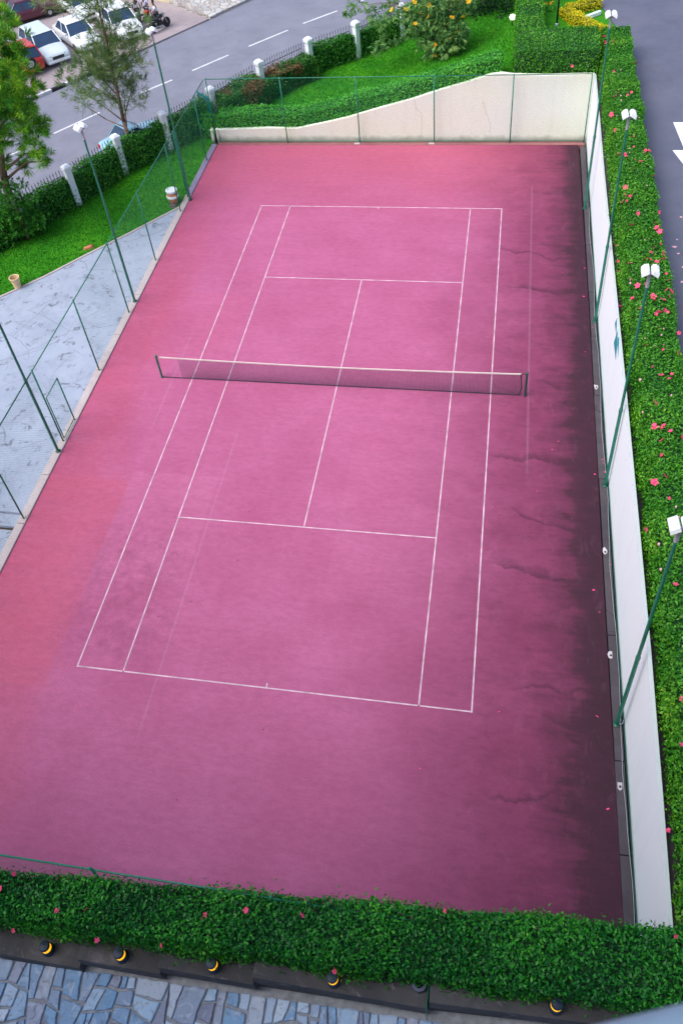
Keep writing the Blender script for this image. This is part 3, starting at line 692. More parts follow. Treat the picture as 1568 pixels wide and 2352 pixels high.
# ================================================================== HEDGES
def ring(x0, x1, y, zb, zt_, x0t=None): return [(x0,y,zb), (x0t if x0t is not None else x0,y,zt_), (x1,y,zt_), (x1,y,zb)]
secs = [ring(9.46, 10.88+.05*math.sin(y), y, 2.75, 4.03+.03*math.sin(y*.8), 9.70+.03*math.sin(y*1.7)) for y in np.linspace(-18.9, 21.4, 28)]
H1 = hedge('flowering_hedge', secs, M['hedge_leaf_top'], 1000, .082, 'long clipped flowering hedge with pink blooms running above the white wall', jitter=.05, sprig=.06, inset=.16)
def flower(parent, p, mat, r=.06, seed=0):
    rr = random.Random(seed); m_ = MB(); n_ = 5
    for i in range(n_):
        a = 2*math.pi*i/n_+rr.uniform(-.2,.2); c, s = math.cos(a), math.sin(a)
        m_.add([(0,0,0), (r*.7*c-r*.4*s, r*.7*s+r*.4*c, r*.3), (r*1.15*c, r*1.15*s, r*.35), (r*.7*c+r*.4*s, r*.7*s-r*.4*c, r*.3)], [(0,1,2,3)])
    m_.add([(r*.6*math.cos(a)+r*.5, r*.6*math.sin(a)+r*.3, r*.5) for a in (0,1.3,2.5,3.8,5)], [(0,1,2,3,4)])
    return m_
FM = {}
def put_flower(parent, p, kind='petal', sc=1.):
    if kind not in FM:
        FM[kind] = flower(None, p, M[kind]).build('flower', M[kind]); o = FM[kind]
    else: o = FM[kind].copy(); COL.objects.link(o)
    o.parent = parent; o.location = p; o.rotation_euler = (random.uniform(-1,1), random.uniform(-1,1), random.uniform(0,6)); o.scale = (sc,)*3
    return o
FP = [(9.82,6.9),(9.77,6.41),(9.97,6.32),(9.81,6.02),(9.68,5.92),(10.14,5.22),(10.67,4.64),(10.7,4.34),(10.77,4.12),(9.88,4.48),(9.42,3.78,3.7),(10.51,3.77),(9.42,3.02,3.6),(10.5,3.14),(10.39,2.85),(10.46,2.75),(10.21,2.48),(10.35,2.5),(10.54,2.37),(10.76,2.84),(10.76,2.51),(9.71,2.24),(9.42,2.52,3.53),(9.56,1.42),(9.86,1.07),(10.08,1.17),(9.56,.37),(9.66,.42),(10.28,.52),(10.3,.3),(10.54,.38),(9.86,-.09),(10.28,-.33),(10.38,-.26),(10.54,-.16),(10.65,-.24),(10.31,-.91),(9.89,-1.81),(10.36,-1.98),(9.42,.95,3.31),(10.01,-2.74),(10.21,-3.09),(10.49,-3.01),(10.41,-3.22),(10.86,-1.19),(10.74,-2.1),(10.78,1.75),(10.82,1.39),(10.73,.91),(10.82,.82),(10.74,.57),(10.74,3.38),(10.84,5.29),(9.93,-4.22),(9.86,-5.17),(10.08,-5.15),(10.25,-5.28),(9.99,-5.66),(9.96,-6.17),(9.57,-7.12),(9.97,-6.91),(9.99,-7.61),(10.52,-5.54),(9.91,-10.19),(9.42,-8.45,3.8),(9.76,-13.03),(9.66,-14.05),(9.69,20.0),(9.58,19.39),(9.75,19.29),(10.02,19.49),(10.85,20.3),(10.85,17.15),(9.91,16.42),(9.42,15.83,3.8),(10.52,14.43),(10.36,14.2),(9.84,14.01),(10.0,14.39),(9.63,12.45),(9.57,11.15),(10.37,10.65),(10.32,9.84),(9.73,9.32),(9.79,9.16),(9.95,9.21),(10.3,8.88),(10.48,8.72),(10.19,8.23),(10.73,9.5),(10.85,9.5),(10.85,7.69),(9.38,-15.5,3.4)]
for p in FP:
    put_flower(H1, (p[0]+(.12 if p[0] < 9.6 and len(p) < 3 else 0), p[1], p[2] if len(p) > 2 else 4.07), 'petal', random.choice((.8, 1.0, 1.2, 1.5, 1.65)))
fb = MB()
for i in range(70):
    x, y = random.uniform(9.6,10.85), random.uniform(-15,20); r = random.uniform(.02,.035)
    fb.prism([(x+r*math.cos(a), y+r*1.3*math.sin(a)) for a in np.linspace(0,2*math.pi,6)[:-1]], 3.95, 3.99)
o = fb.build('faded_blooms', M['petal_pale'], H1); o['kind'] = 'stuff'
# narrow soil gap on top of the wall
setp(MB().box(9.362, 9.6, -17.6, 18.1, 2.785, 3.05).build('soil_strip', plain('damp_soil', (.03,.025,.03), .95)), kind='structure')
# back hedge block: near arm, then left arm going away
def yring(x, y0, y1, zb, zt_, y0t=None): return [(x,y0,zb), (x,y0t or y0,zt_), (x,y1,zt_), (x,y1,zb)]
secs = [yring(x, 18.2, 21.6+.05*math.sin(3*x), 2.85, 3.98+.02*math.sin(2*x), 18.28) for x in np.linspace(5.68, 9.4, 6)]
# the block only stands about a metre deep; leave the lawn behind it open
secs = [yring(x, 18.2, 20.9+.04*math.sin(3*x), 2.8, 4.25+.02*math.sin(2*x), 18.3) for x in np.linspace(5.68, 9.42, 6)]
H2 = hedge('clipped_hedge', secs, M['hedge_leaf_top'], 520, .085, 'tall clipped hedge block above the cream wall in the far right corner', jitter=.05, sprig=.04)
put_flower(H2, (8.25,18.15,3.55), 'petal', 1.2)
secs = [ring(5.62, 6.95+.03*math.sin(y), y, 2.7, 4.1, 5.7) for y in np.linspace(20.95, 34, 9)]
hedge('clipped_hedge', secs, M['hedge_leaf_top'], 420, .09, 'clipped hedge arm running away from the far right corner beside the dark lawn', jitter=.045)
# low hedge behind the back wall following its slope
secs = []
for x, z in bp_[:11]: secs.append(yring(x, 18.1, 19.2, z-.12, z+.62, 18.22))
hedge('low_hedge', secs, M['hedge_leaf_low'], 560, .09, 'low leafy hedge following the sloping top of the cream wall', jitter=.06, sprig=.08)
# roadside hedge segments between pillars
def seg_hedge(a, b_, w0, w1, h, label, mat, dens=480, cut=.25, jit=.09):
    a = Vector(a); b_ = Vector(b_); d = (b_-a).normalized(); nn = Vector((d.y, -d.x))
    a = a+d*cut; b_ = b_-d*cut; s_ = []
    for i in range(5):
        p = a+(b_-a)*i/4; q0 = p+nn*w1; q1 = p+nn*w0
        zb = hz(q0.x, q0.y) if q0.y > 17.9 else 0
        hh = h+.08*math.sin(i*1.9+p.x)
        s_.append([(q0.x,q0.y,zb-.05), (q0.x-nn.x*.12,q0.y-nn.y*.12,zb+hh), (q1.x,q1.y,zb+hh), (q1.x,q1.y,zb-.05)])
    return hedge('roadside_hedge', s_, mat, dens, .11, label, jitter=jit, sprig=.2, inset=.14, group='hedge lengths between the white pillars')
lbl = ['roadside hedge length at the far left behind the pine, beyond frame', 'roadside hedge length behind the lower branches of the pine', 'roadside hedge length just right of the pine', 'roadside hedge length left of the pillar in front of the pale blue car', 'roadside hedge length beside the pale blue car', 'roadside hedge length running up to the corner gate', 'roadside hedge length right behind the far left corner of the court', 'browning roadside hedge length that ends at the tallest visible pillar', 'square cut roadside hedge length right of the tallest visible pillar', 'shady roadside hedge length behind the yellow flowering shrub', 'dark roadside hedge length right of the yellow flowering shrub']
for i in range(1, 12):
    a, b_ = FL[i], FL[i+1]
    mix = i in (7, 8)
    seg_hedge(a, b_, -.42, .2 if i < 7 else (1.1 if i == 7 else .75 if mix else .2), (1.5, 1.5, 1.5, 1.55, 1.55, 1.5, 1.3, 1.2, 1.45, 1.4, 1.4)[i-1], lbl[i-1], M['hedge_leaf_mixed'] if mix else M['hedge_leaf_road'], cut=.03 if i < 7 else .16)
# pillars and railings
M['white_pillar'] = wallpaint('white_pillar', (.80,.85,.93), (.86,.9,.95), (.6,.65,.72))
def pillar(p, zb, label, h=2.15):
    t_ = empty('pillar', (p[0], p[1], zb), math.atan2(D.y, D.x), label, 'pillar', 'white pillars along the roadside fence')
    MB().box(-.15, .15, -.15, .15, -.4, h-.28).build('shaft', M['white_pillar'], t_, bevel=.012)
    k = MB(); k.box(-.2, .2, -.2, .2, h-.26, h-.10)
    k.hexa([(-.2,-.2,h-.1),(.2,-.2,h-.1),(.2,.2,h-.1),(-.2,.2,h-.1),(-.1,-.1,h),(.1,-.1,h),(.1,.1,h),(-.1,.1,h)])
    k.build('cap', M['white_pillar'], t_, bevel=.015)
pl = ['white pillar mostly hidden behind the pine', 'white pillar right of the pine with only its cap above the hedge', 'white pillar standing in front of the pale blue car', 'white pillar between the pale blue car and the corner gate', 'white pillar behind the fence corner and the teal gate', 'white pillar above the browning hedge, only its upper part showing', 'tall white pillar fully in view beside the lawn', 'white pillar right of the square cut hedge', 'white pillar partly behind the yellow flowering shrub', 'white pillar in the dark gap right of the flowering shrub']
for i, lb in zip(range(3, 13), pl):
    p = FL[i]; pillar(p, max(0, hz(p[0], p[1]) if p[1] > 17.9 else 0)*.9, lb)
rl = ['spiked railing behind the pine', 'spiked railing right of the pine', 'spiked railing left of the pale blue car', 'spiked railing in front of the pale blue car', 'spiked railing running up to the corner gate', 'spiked railing just behind the fence corner', 'spiked railing behind the browning hedge', 'spiked railing behind the square cut hedge', 'spiked railing behind the flowering shrub', 'spiked railing right of the flowering shrub']
for i, lb in zip(range(3, 12), rl):
    a, b_ = Vector(FL[i]), Vector(FL[i+1]); za = max(0, hz(*a) if a.y > 17.9 else 0)*.9; zb = max(0, hz(*b_) if b_.y > 17.9 else 0)*.9
    Lg = (b_-a).length; d = (b_-a)/Lg; a = a+Vector((-d.y, d.x))*.42; t_ = empty('railing', (a.x, a.y, za), 0, 'dark '+lb, 'railing', 'spiked railings between the white pillars')
    bars = MB(); n_ = int((Lg-.4)/.17)
    for j in range(n_+1):
        s = .2+(Lg-.4)*j/n_; z = (zb-za)*s/Lg
        bars.tube((d.x*s, d.y*s, z+.1), (d.x*s, d.y*s, z+1.72), .014, .014, 5); bars.tube((d.x*s, d.y*s, z+1.72), (d.x*s, d.y*s, z+1.86), .026, .002, 5)
    bars.build('spikes', M['rail_dark'], t_)
    hr = MB()
    for zz in (.3, 1.5): hr.tube((d.x*.17, d.y*.17, zz+(zb-za)*.05), (d.x*(Lg-.17), d.y*(Lg-.17), zz+(zb-za)*.95), .018, .018, 5); hr.build('cross_rail', M['rail_dark'], t_); hr = MB()

# near hedge on the ledge
secs = []
for x in np.linspace(-9.5, 9.6, 16):
    f_ = (x+4.5)/13.7; zt_ = 3.0+.85*max(-.3, min(1, f_))+.03*math.sin(2*x); yf = -18.0+.62*f_; yn_ = -18.88+.2*f_
    zb = 1.5+1.35*max(-.3, min(1, f_)); yn_ = -18.80+.2*f_
    secs.append([(x, yf+.05, zb-.3), (x, yf, zt_), (x, yn_, zt_-.05), (x, yn_+.05, zb+.22)])
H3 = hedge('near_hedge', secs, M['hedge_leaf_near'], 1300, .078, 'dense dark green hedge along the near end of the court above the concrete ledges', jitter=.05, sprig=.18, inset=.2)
for p in [(-3.52,-18.04,3.1),(-2.47,-17.96,3.2),(-3.66,-18.32,3.1),(-2.33,-18.56,3.15),(-1.72,-18.46,3.2),(-1.36,-18.93,3.1),(.7,-18.24,3.36),(.66,-18.32,3.36),(-.04,-18.83,3.2),(-3.17,-18.97,2.9),(-.27,-17.78,3.28),(1.47,-18.07,3.42),(2.56,-18.03,3.5),(5.23,-17.62,3.7),(3.33,-18.8,3.4),(9.22,-17.5,3.95)]:
    put_flower(H3, (p[0], p[1], p[2]-.02), 'petal', random.uniform(.55,1.0))
# retaining wall under the near hedge
k = MB().hexa([(-9.5,-17.9,-.4),(9.25,-17.9,-.4),(9.25,-17.82,-.4),(-9.5,-17.82,-.4),(-9.5,-17.9,1.5),(9.25,-17.9,2.9),(9.25,-17.82,2.9),(-9.5,-17.82,1.5)])
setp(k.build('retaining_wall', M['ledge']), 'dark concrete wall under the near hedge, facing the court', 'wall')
# ledges stepping up to the right
LD = [(-9.5,-2.1,-19.18,1.55,'dark concrete ledge at the bottom left, lowest of the stepped ledges'), (-2.1,-.3,-19.09,1.9,'concrete ledge second from the left, under the second amber bollard'), (-.3,1.66,-19.04,2.22,'concrete ledge third from the left, under the middle amber bollard'), (1.66,4.99,-18.98,2.52,'long concrete ledge under the hedge holding the round pipe end'), (5.03,9.8,-18.93,2.82,'highest concrete ledge at the bottom right')]
for x0, x1, yf, zt_, lb in LD:
    y1_ = yf+(.19 if x1 > 9 else .0); k = MB()
    k.hexa([(x0+.004,yf,zt_-.44),(x1-.004,y1_,zt_-.44),(x1-.004,-17.92,zt_-.44),(x0+.004,-17.92,zt_-.44),(x0+.004,yf,zt_),(x1-.004,y1_,zt_),(x1-.004,-17.92,zt_),(x0+.004,-17.92,zt_)])
    k.hexa([(x0+.004,yf+.05,zt_-1.2),(x1-.004,y1_+.05,zt_-1.2),(x1-.004,-17.92,zt_-1.2),(x0+.004,-17.92,zt_-1.2),(x0+.004,yf+.05,zt_-.442),(x1-.004,y1_+.05,zt_-.442),(x1-.004,-17.92,zt_-.442),(x0+.004,-17.92,zt_-.442)])
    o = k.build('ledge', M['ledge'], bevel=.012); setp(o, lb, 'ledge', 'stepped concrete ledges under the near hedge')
# stone paving ramp below the ledges: individual stones modelled as a relief sheet
def paving():
    m, n, l, b = new_mat('paving_stone')
    at = n.new('ShaderNodeAttribute'); at.attribute_name = 'tint'; v = coord(n, l)
    PAV = [(.14,.28,.50), (.26,.48,.76), (.22,.28,.44), (.50,.68,.90), (.16,.36,.62), (.36,.42,.58), (.32,.54,.80), (.62,.74,.90), (.22,.26,.40)]
    c = ramp(n, l, at.outputs['Fac'], [(i/(len(PAV)-1), q) for i, q in enumerate(PAV)])
    c = mixc(n, l, mth(n, l, 'MULTIPLY', ramp(n, l, noise(n, l, v, 3.2, 9, .72, 1.5), [(.52, G3), (.62, (1,1,1))]), .55), c, (.60,.68,.80))
    c = mixc(n, l, mth(n, l, 'MULTIPLY', ramp(n, l, noise(n, l, v, 4.5, 8, .7, 1.2), [(.54, G3), (.66, (1,1,1))]), .6), c, (.10,.10,.17))
    c = mixc(n, l, mth(n, l, 'MULTIPLY', ramp(n, l, noise(n, l, v, 1.5, 6, .7, .5), [(.58, G3), (.68, (1,1,1))]), .35), c, (.42,.26,.32))
    l.new(c, b.inputs['Base Color']); b.inputs['Roughness'].default_value = .5
    bump(n, l, b, noise(n, l, v, 9, 8, .7, .6), .6, .02)
    zf = lambda x: 1.0+1.35*max(-.45, min(1.1, (x+4.5)/13.7))
    V, F, Tn = [], [], []; rr = random.Random(11)
    def split(poly, depth):
        # recursive irregular splitting
        A = abs(sum(poly[i][0]*poly[(i+1)%len(poly)][1]-poly[(i+1)%len(poly)][0]*poly[i][1] for i in range(len(poly))))/2
        if A < rr.choice((.08,.14,.2,.3,.42)) or depth > 14: return [poly]
        best = None
        cx = sum(p[0] for p in poly)/len(poly); cy = sum(p[1] for p in poly)/len(poly)
        w_ = max(p[0] for p in poly)-min(p[0] for p in poly); h_ = (max(p[1] for p in poly)-min(p[1] for p in poly))*.72
        ang = (0 if w_ > h_ else math.pi/2)+rr.gauss(0, .17)
        nx, ny = math.cos(ang), math.sin(ang); off = rr.uniform(-.18,.18)*max(w_, h_)
        sd = [(p[0]-cx)*nx+(p[1]-cy)*ny-off for p in poly]; a, c_ = [], []
        for i in range(len(poly)):
            p, q, u, w2 = poly[i], poly[(i+1)%len(poly)], sd[i], sd[(i+1)%len(poly)]
            (a if u < 0 else c_).append(p)
            if u*w2 < 0:
                t_ = u/(u-w2); x = (p[0]+(q[0]-p[0])*t_, p[1]+(q[1]-p[1])*t_); a.append(x); c_.append(x)
        if len(a) < 3 or len(c_) < 3: return [poly]
        return split(a, depth+1)+split(c_, depth+1)
    polys = split([(-7.5,-21.6),(10.5,-21.6),(10.5,-18.96),(-7.5,-19.2)], 0)
    for poly in polys:
        cx = sum(p[0] for p in poly)/len(poly); cy = sum(p[1] for p in poly)/len(poly); tn_ = rr.random(); hh = rr.uniform(.02,.05)
        # subdivide edges & wobble for hewn outlines
        pts = []
        for i in range(len(poly)):
            p, q = poly[i], poly[(i+1)%len(poly)]; Lg = math.hypot(q[0]-p[0], q[1]-p[1]); k_ = max(1, int(Lg/.1))
            for j in range(k_):
                x = p[0]+(q[0]-p[0])*j/k_; y = p[1]+(q[1]-p[1])*j/k_; pts.append((x, y, j == 0))
        def inset(dd, wb_):
            o_ = []
            for x, y, corner in pts:
                r_ = math.hypot(x-cx, y-cy) or 1; k_ = (dd*(2.0 if corner else 1.0)+rr.uniform(0, wb_))/r_
                o_.append((x+(cx-x)*min(.7,k_), y+(cy-y)*min(.7,k_)))
            return o_
        P0 = inset(.008, .03); n_ = len(P0); b_ = len(V)
        V.extend([(x, y, zf(x)-.03) for x, y in P0])
        V.extend([(x+(cx-x)*.02, y+(cy-y)*.02, zf(x)+hh*.7) for x, y in P0])
        V.extend([(x+(cx-x)*.10, y+(cy-y)*.10, zf(x)+hh) for x, y in P0])
        for ring_ in (0, 1):
            for i in range(n_): F.append((b_+ring_*n_+i, b_+ring_*n_+(i+1)%n_, b_+(ring_+1)*n_+(i+1)%n_, b_+(ring_+1)*n_+i)); Tn.append(tn_)
        F.append(tuple(b_+2*n_+i for i in range(n_))); Tn.append(tn_)
    me = bpy.data.meshes.new('stone_path'); me.from_pydata(V, [], F); me.materials.append(m)
    at_ = me.attributes.new('tint', 'FLOAT', 'FACE'); at_.data.foreach_set('value', Tn); me.update()
    o = bpy.data.objects.new('stone_path', me); COL.objects.link(o); setp(o, kind='structure')
    k = MB(); nx = 12
    for i in range(nx):
        xa, xb = -30+60.5*i/nx, -30+60.5*(i+1)/nx
        za, zb = zf(xa)-.012, zf(xb)-.012
        k.hexa([(xa,-40,za-.9),(xb,-40,zb-.9),(xb,-18.8,zb-.9),(xa,-18.8,za-.9),(xa,-40,za),(xb,-40,zb),(xb,-18.8,zb),(xa,-18.8,za)])
    setp(k.build('path_bed', plain('mortar_bed', (.34,.35,.38), .95, 0, .25, 8, .4)), kind='structure')
paving()
# unseen hotel facade added behind the camera, sized to shade the near court
k = MB(); F0 = -23.9
fac = empty('unseen_hotel', (0, F0, 0), 0, 'unseen hotel facade behind the camera, added to shade the near end of the court', 'building')
k.box(-34, 34, -8, 0, -.4, 22); k.build('wall', plain('unseen_hotel_plaster', (.46,.44,.42), .85, 0, .08, .4, .2), fac)
for zz in range(4, 23, 4):
    for xx in range(-30, 31, 6):
        if zz == 20 and 2 <= xx+1 <= 9: continue
        w_ = MB(); w_.box(xx-1.2, xx+1.2, .01, .06, zz, zz+2.2); w_.build('window', M_GLASS, fac)
# bollard lights
amber, n, l, b = new_mat('amber_lamp'); b.inputs['Base Color'].default_value = (1,.5,.02,1); b.inputs['Emission Color'].default_value = (1,.47,.01,1); b.inputs['Emission Strength'].default_value = .9
M['navy'] = plain('navy_metal', (.015,.035,.07), .5, .1, .15, 8, .05)
def bollard(lb):
    t_ = empty('bollard_light', (0,0,0), 0, lb, 'bollard light', 'amber bollard lights on the ledges')
    MB().lathe([(.13,0),(.13,.05),(.115,.06),(.115,.16)], 24).build('base', M['navy'], t_)
    MB().lathe([(.10,.158),(.10,.28)], 24).build('lens', amber, t_)
    MB().lathe([(.106,.278),(.108,.335),(.095,.36),(.0,.37)], 24).build('cap', M['navy'], t_, smooth=False)
    return t_
BL = [((-2.87,-18.96,1.55), 'leftmost amber bollard light, on the lowest ledge'), ((-1.16,-18.91,1.9), 'amber bollard light second from the left, beside the ledge step'), ((.82,-18.86,2.22), 'middle amber bollard light of the row of five'), ((3.22,-18.8,2.52), 'amber bollard light on the long ledge left of the round pipe end'), ((7.27,-18.66,2.82), 'rightmost amber bollard light, alone on the highest ledge')]
b0_ = bollard(BL[0][1])
for i, (p, lb) in enumerate(BL):
    o = b0_ if i == 0 else copy_tree(b0_); o.location = p; o['label'] = lb
# pipe end + cable
k = MB(); R0, R1 = .14, .085
k.lathe([(R1,0),(R0,0),(R0,.14),(R1,.14),(R1,.01)], 24, (4.82,-18.62,2.52)); o = k.build('drain_pipe', plain('blue_grey_pipe', (.13,.15,.26), .5)); setp(o, 'open round blue grey pipe end standing on the long ledge', 'pipe')
MB().lathe([(R1-.002,.012),(R1-.004,.02)], 24, (4.82,-18.62,2.52)).build('dark_opening', M['black_metal'], o)
k = MB(); k.path([(5.01,-18.5,2.7),(5.0,-18.75,2.66),(4.99,-18.99,2.6),(4.99,-19.02,2.3),(5.0,-19.06,2.02)], [.012]*5, 6); setp(k.build('cable', M['green_paint']), 'thin green cable hanging over the ledge joint beside the pipe end', 'cable')
# variegated shrub bottom right corner
P = RNG.normal(size=(900,3))*[.22,.5,.35]+[9.95,-18.1,3.4]; P = P[P[:,0] > 9.5]
core = MB().lathe([(.03,0),(.025,.9)], 6, (9.95,-18.1,2.6))
setp(leaf_mesh('variegated_shrub', P, P-np.array([9.95,-18.1,3.2]), .17, M['leaf_lime'], aspect=.5, core=core, core_mat=M['bark'], tint=np.full(len(P), .7)), 'pale yellow green shrub at the bottom right end of the near hedge', 'shrub')
# balcony coping close to the camera (out of focus)
k = MB(); k.tube((4.5,-22.70,20), (7.4,-21.63,20), .13, .13, 24); setp(k.build('balcony_rail', plain('balcony_paint', (.22,.33,.45), .6), smooth=True), 'blurred blue grey balcony rail in the bottom right corner', 'rail')

# ================================================================== PLANTS
def clusters(cl, dens, size, mat, name, parent, aspect=.14, up=.6, spread=1., tuft=7, zsq=.8, spacing=.22, core=None):
    """foliage as many small tufts on and in the shells of the clusters"""
    C_, T_, cen = [], [], []
    for x, y, z, r in cl:
        n_ = max(10, int(dens*r*r))
        d = RNG.normal(size=(n_,3)); d /= np.linalg.norm(d, axis=1, keepdims=True)
        rr = r*(1-RNG.uniform(0, 1, n_)**2*.75)*(1+RNG.normal(0,.10,n_))
        p = np.array([x,y,z])+d*rr[:,None]*[1,1,zsq]
        k_ = RNG.random(n_) < .75
        C_.append(p[k_]); T_.append(d[k_])
    c = np.concatenate(C_); d = np.concatenate(T_)
    base_t = RNG.uniform(.15,.8,len(c))
    P = np.repeat(c, tuft, 0); dd = np.repeat(d, tuft, 0)+RNG.normal(size=(len(P),3))*.6+[0,0,up]
    dd /= np.linalg.norm(dd, axis=1, keepdims=True)
    P = P+dd*size*.5
    N = np.cross(dd, RNG.normal(size=P.shape))
    return leaf_mesh(name, P, N, size, mat, aspect=aspect, spread=.1, parent=parent, tang=dd, tint=np.repeat(base_t, tuft), core=core)
def trunk(pts, rs, parent, name='trunk', mat=None): return MB().path([Vector(p) for p in pts], rs, 8).build(name, mat or M['bark'], parent, smooth=True)
# pine, left
PC = [(-13.91,9.55,9.31,.79),(-13.83,9.54,8.64,.89),(-14.02,8.47,8.25,1.17),(-13.47,8.5,7.53,.97),(-13.58,9.4,6.75,.6),(-14.78,9.28,6.26,1.22),(-14.02,9.2,5.82,.91),(-13.54,8.77,5.28,.56),(-14.59,9.13,4.99,.72),(-15.36,9.13,7.08,1.42),(-16.11,9.1,5.21,1.46),(-13.81,8.59,4.59,.44),(-13.96,8.92,4.0,.37),(-14.6,8.87,4.13,.37),(-13.68,9.27,4.07,.25),(-15.05,9.59,3.2,.3),(-16.16,9.54,4.06,.53),(-15.97,9.05,3.71,.42),(-15.08,8.93,8.92,1.19),(-16.45,8.72,6.36,1.64),(-13.02,8.43,10.0,.34),(-13.1,8.79,9.6,.38),(-13.3,8.56,6.78,.69),(-13.36,9.01,5.53,.3),(-15.2,10.2,8,1.3),(-15,10.3,6.4,1.2)]
tp = empty('pine_tree', (0,0,0), 0, 'bright green pine reaching into the picture on the left in front of the road', 'tree')
trunk([(-16.6,9.0,-.1),(-16.1,9.0,3),(-15.5,9.1,6),(-14.8,9.1,9.2)], [.2,.17,.12,.04], tp)
for c in ((-13.8,8.9,4.3),(-14.0,9.2,6.0),(-13.6,8.6,7.5),(-13.9,9.4,8.8),(-13.9,8.9,3.9)):
    trunk([(-16.0+(.35*(c[2]-3.5)/3),9.05,c[2]-.9),((c[0]-15.6)/2,9.0,c[2]-.1),c], [.07,.045,.02], tp, 'branch')
PC = [(x-(.22 if z > 6.5 else .1), y, z, r*.86) for x, y, z, r in PC]
clusters(PC, 62, .40, M['pine'], 'foliage', tp, aspect=.06, tuft=48, up=.25)
# low young conifer at its foot
tq = empty('young_conifer', (0,0,0), 0, 'dark green young conifer low on the lawn at the left edge below the pine', 'tree')
trunk([(-15.95,8.75,-.1),(-15.9,8.75,1.2),(-15.85,8.8,2.6)], [.09,.07,.03], tq)
clusters([(-15.96,8.44,2.47,.62),(-16.51,8.43,1.75,.85),(-16.04,8.96,1.49,.7),(-15.83,8.78,.95,.7),(-16.6,8.3,.9,.8),(-16.6,8.86,.7,.7),(-16.0,9.0,.55,.42),(-17.3,9.03,1.2,.9),(-15.4,8.9,1.9,.5),(-15.2,8.9,1.0,.5),(-15.59,9.07,2.6,.35),(-16.02,8.68,2.87,.4),(-15.5,9.3,.5,.4)], 330, .17, M['casuarina'].copy() if False else M['hedge_leaf_road'], 'foliage', tq, aspect=.2, tuft=10)
# feathery tree by the road
tr = empty('feathery_tree', (0,0,0), 0, 'thin feathery olive green tree growing at the roadside hedge in front of the white cars', 'tree')
trunk([(-13.0,15.62,-.1),(-13.05,15.75,2.2),(-13.1,16.1,4.5),(-13.1,16.4,7),(-13.1,16.6,9.2)], [.13,.10,.075,.05,.02], tr)
TC = [(-13.06,16.9,7.14,1.03),(-14.2,15.92,7.9,.8),(-12.8,16.66,6.25,.75),(-12.01,16.58,5.86,.8),(-13.81,16.79,5.19,1.17),(-12.68,16.62,5.04,1.15),(-14.6,16.65,4.5,.6),(-11.91,16.12,4.82,.57),(-15.86,16.88,3.3,.5),(-15.32,16.85,2.9,.45),(-13.95,15.89,4.0,.93),(-13.25,16.6,3.77,1.05),(-12.14,16.56,3.67,.42),(-15.68,16.25,3.9,.43),(-12.89,16.34,3.13,.72),(-14.06,16.29,3.1,.5),(-15.5,16.81,2.4,.35),(-12.05,16.3,2.9,.28),(-15.9,16.7,4.2,.38),(-11.02,16.12,6.61,.49),(-11.76,16.76,5.37,.46),(-15.5,16.78,7.9,.8),(-13.84,16.25,4.8,1.04),(-13.24,16.38,4.73,1.04),(-12.6,16.8,8.3,.9),(-13.52,16.57,8.04,1.3)]
for c in TC[::2]:
    trunk([(-13.07,15.7+.12*(c[2]-1),max(1.8, c[2]-1.3)),((c[0]-13.3)/2,(c[1]+16.4)/2,c[2]-.5),(c[0],c[1],c[2]+.2)], [.035,.025,.01], tr, 'branch')
clusters(TC, 85, .42, M['casuarina'], 'foliage', tr, aspect=.05, tuft=15, up=.7)
# yellow flowering shrub
ts = empty('flowering_shrub', (0,0,0), 0, 'tall loose shrub with yellow flowers on the lawn behind the low hedge', 'shrub')
zg = hz(1.2, 24.2)
for c in ((.6,24,3.6),(1.6,24,3.9),(2.2,23.8,3.2),(.1,24.3,3.9),(1.2,24.3,4.8)):
    trunk([(1.1,24.6,zg-.1),((c[0]+1.1)/2+.1,24.4,(c[2]+zg)/2+.2),c], [.045,.03,.012], ts, 'stem')
for c in ((-.8,24.4,4.1),(-1.9,24.4,4.1),(-2.6,24.1,4.2)):
    trunk([(.1,24.3,3.9),((c[0]+.1)/2,24.35,4.3),c], [.02,.015,.008], ts, 'stem')
SC = [(1.3,23.6,2.3,.7),(2.1,23.5,2.35,.7),(2.6,23.6,2.6,.6),(1.9,23.5,3.0,.8),(1.57,23.98,3.83,1.0),(.48,23.67,3.76,.8),(2.48,23.79,3.4,.87),(1.09,24.24,2.9,.8),(2.27,23.6,2.7,.75),(-.74,24.49,3.91,.6),(-1.34,23.72,3.57,.4),(-1.9,24.49,3.72,.36),(1.58,23.77,2.3,.6),(.25,24.55,2.6,.45),(-1.23,24.25,2.45,.36),(-2.48,24.01,4.32,.42),(-2.97,24.02,3.93,.2),(2.77,24.18,3.94,.7),(2.68,24.11,2.9,.55),(-1.42,23.77,2.25,.42),(1.35,24.01,4.89,1.3),(-.5,24.52,2.3,.3),(3.0,24,4.4,.7)]
clusters(SC, 170, .26, M['floral_leaf'], 'foliage', ts, aspect=.24, tuft=8, up=-.7)
for p in [(-.58,23.2,4.33),(.12,23.2,4.33),(.57,23.2,4.67),(1.31,23.2,4.5),(.84,23.2,4.11),(1.28,23.2,3.95),(.58,23.2,3.62),(2.46,23.2,3.87),(3.05,23.2,3.88),(2.73,23.2,3.12),(2.33,23.2,2.8),(1.61,23.1,2.56),(2.64,23.1,2.36),(1.59,23.1,2.0),(2.78,23.2,4.7),(3.24,23.2,4.66)]:
    for q in range(1): put_flower(ts, p, 'petal_yellow', 2.1)
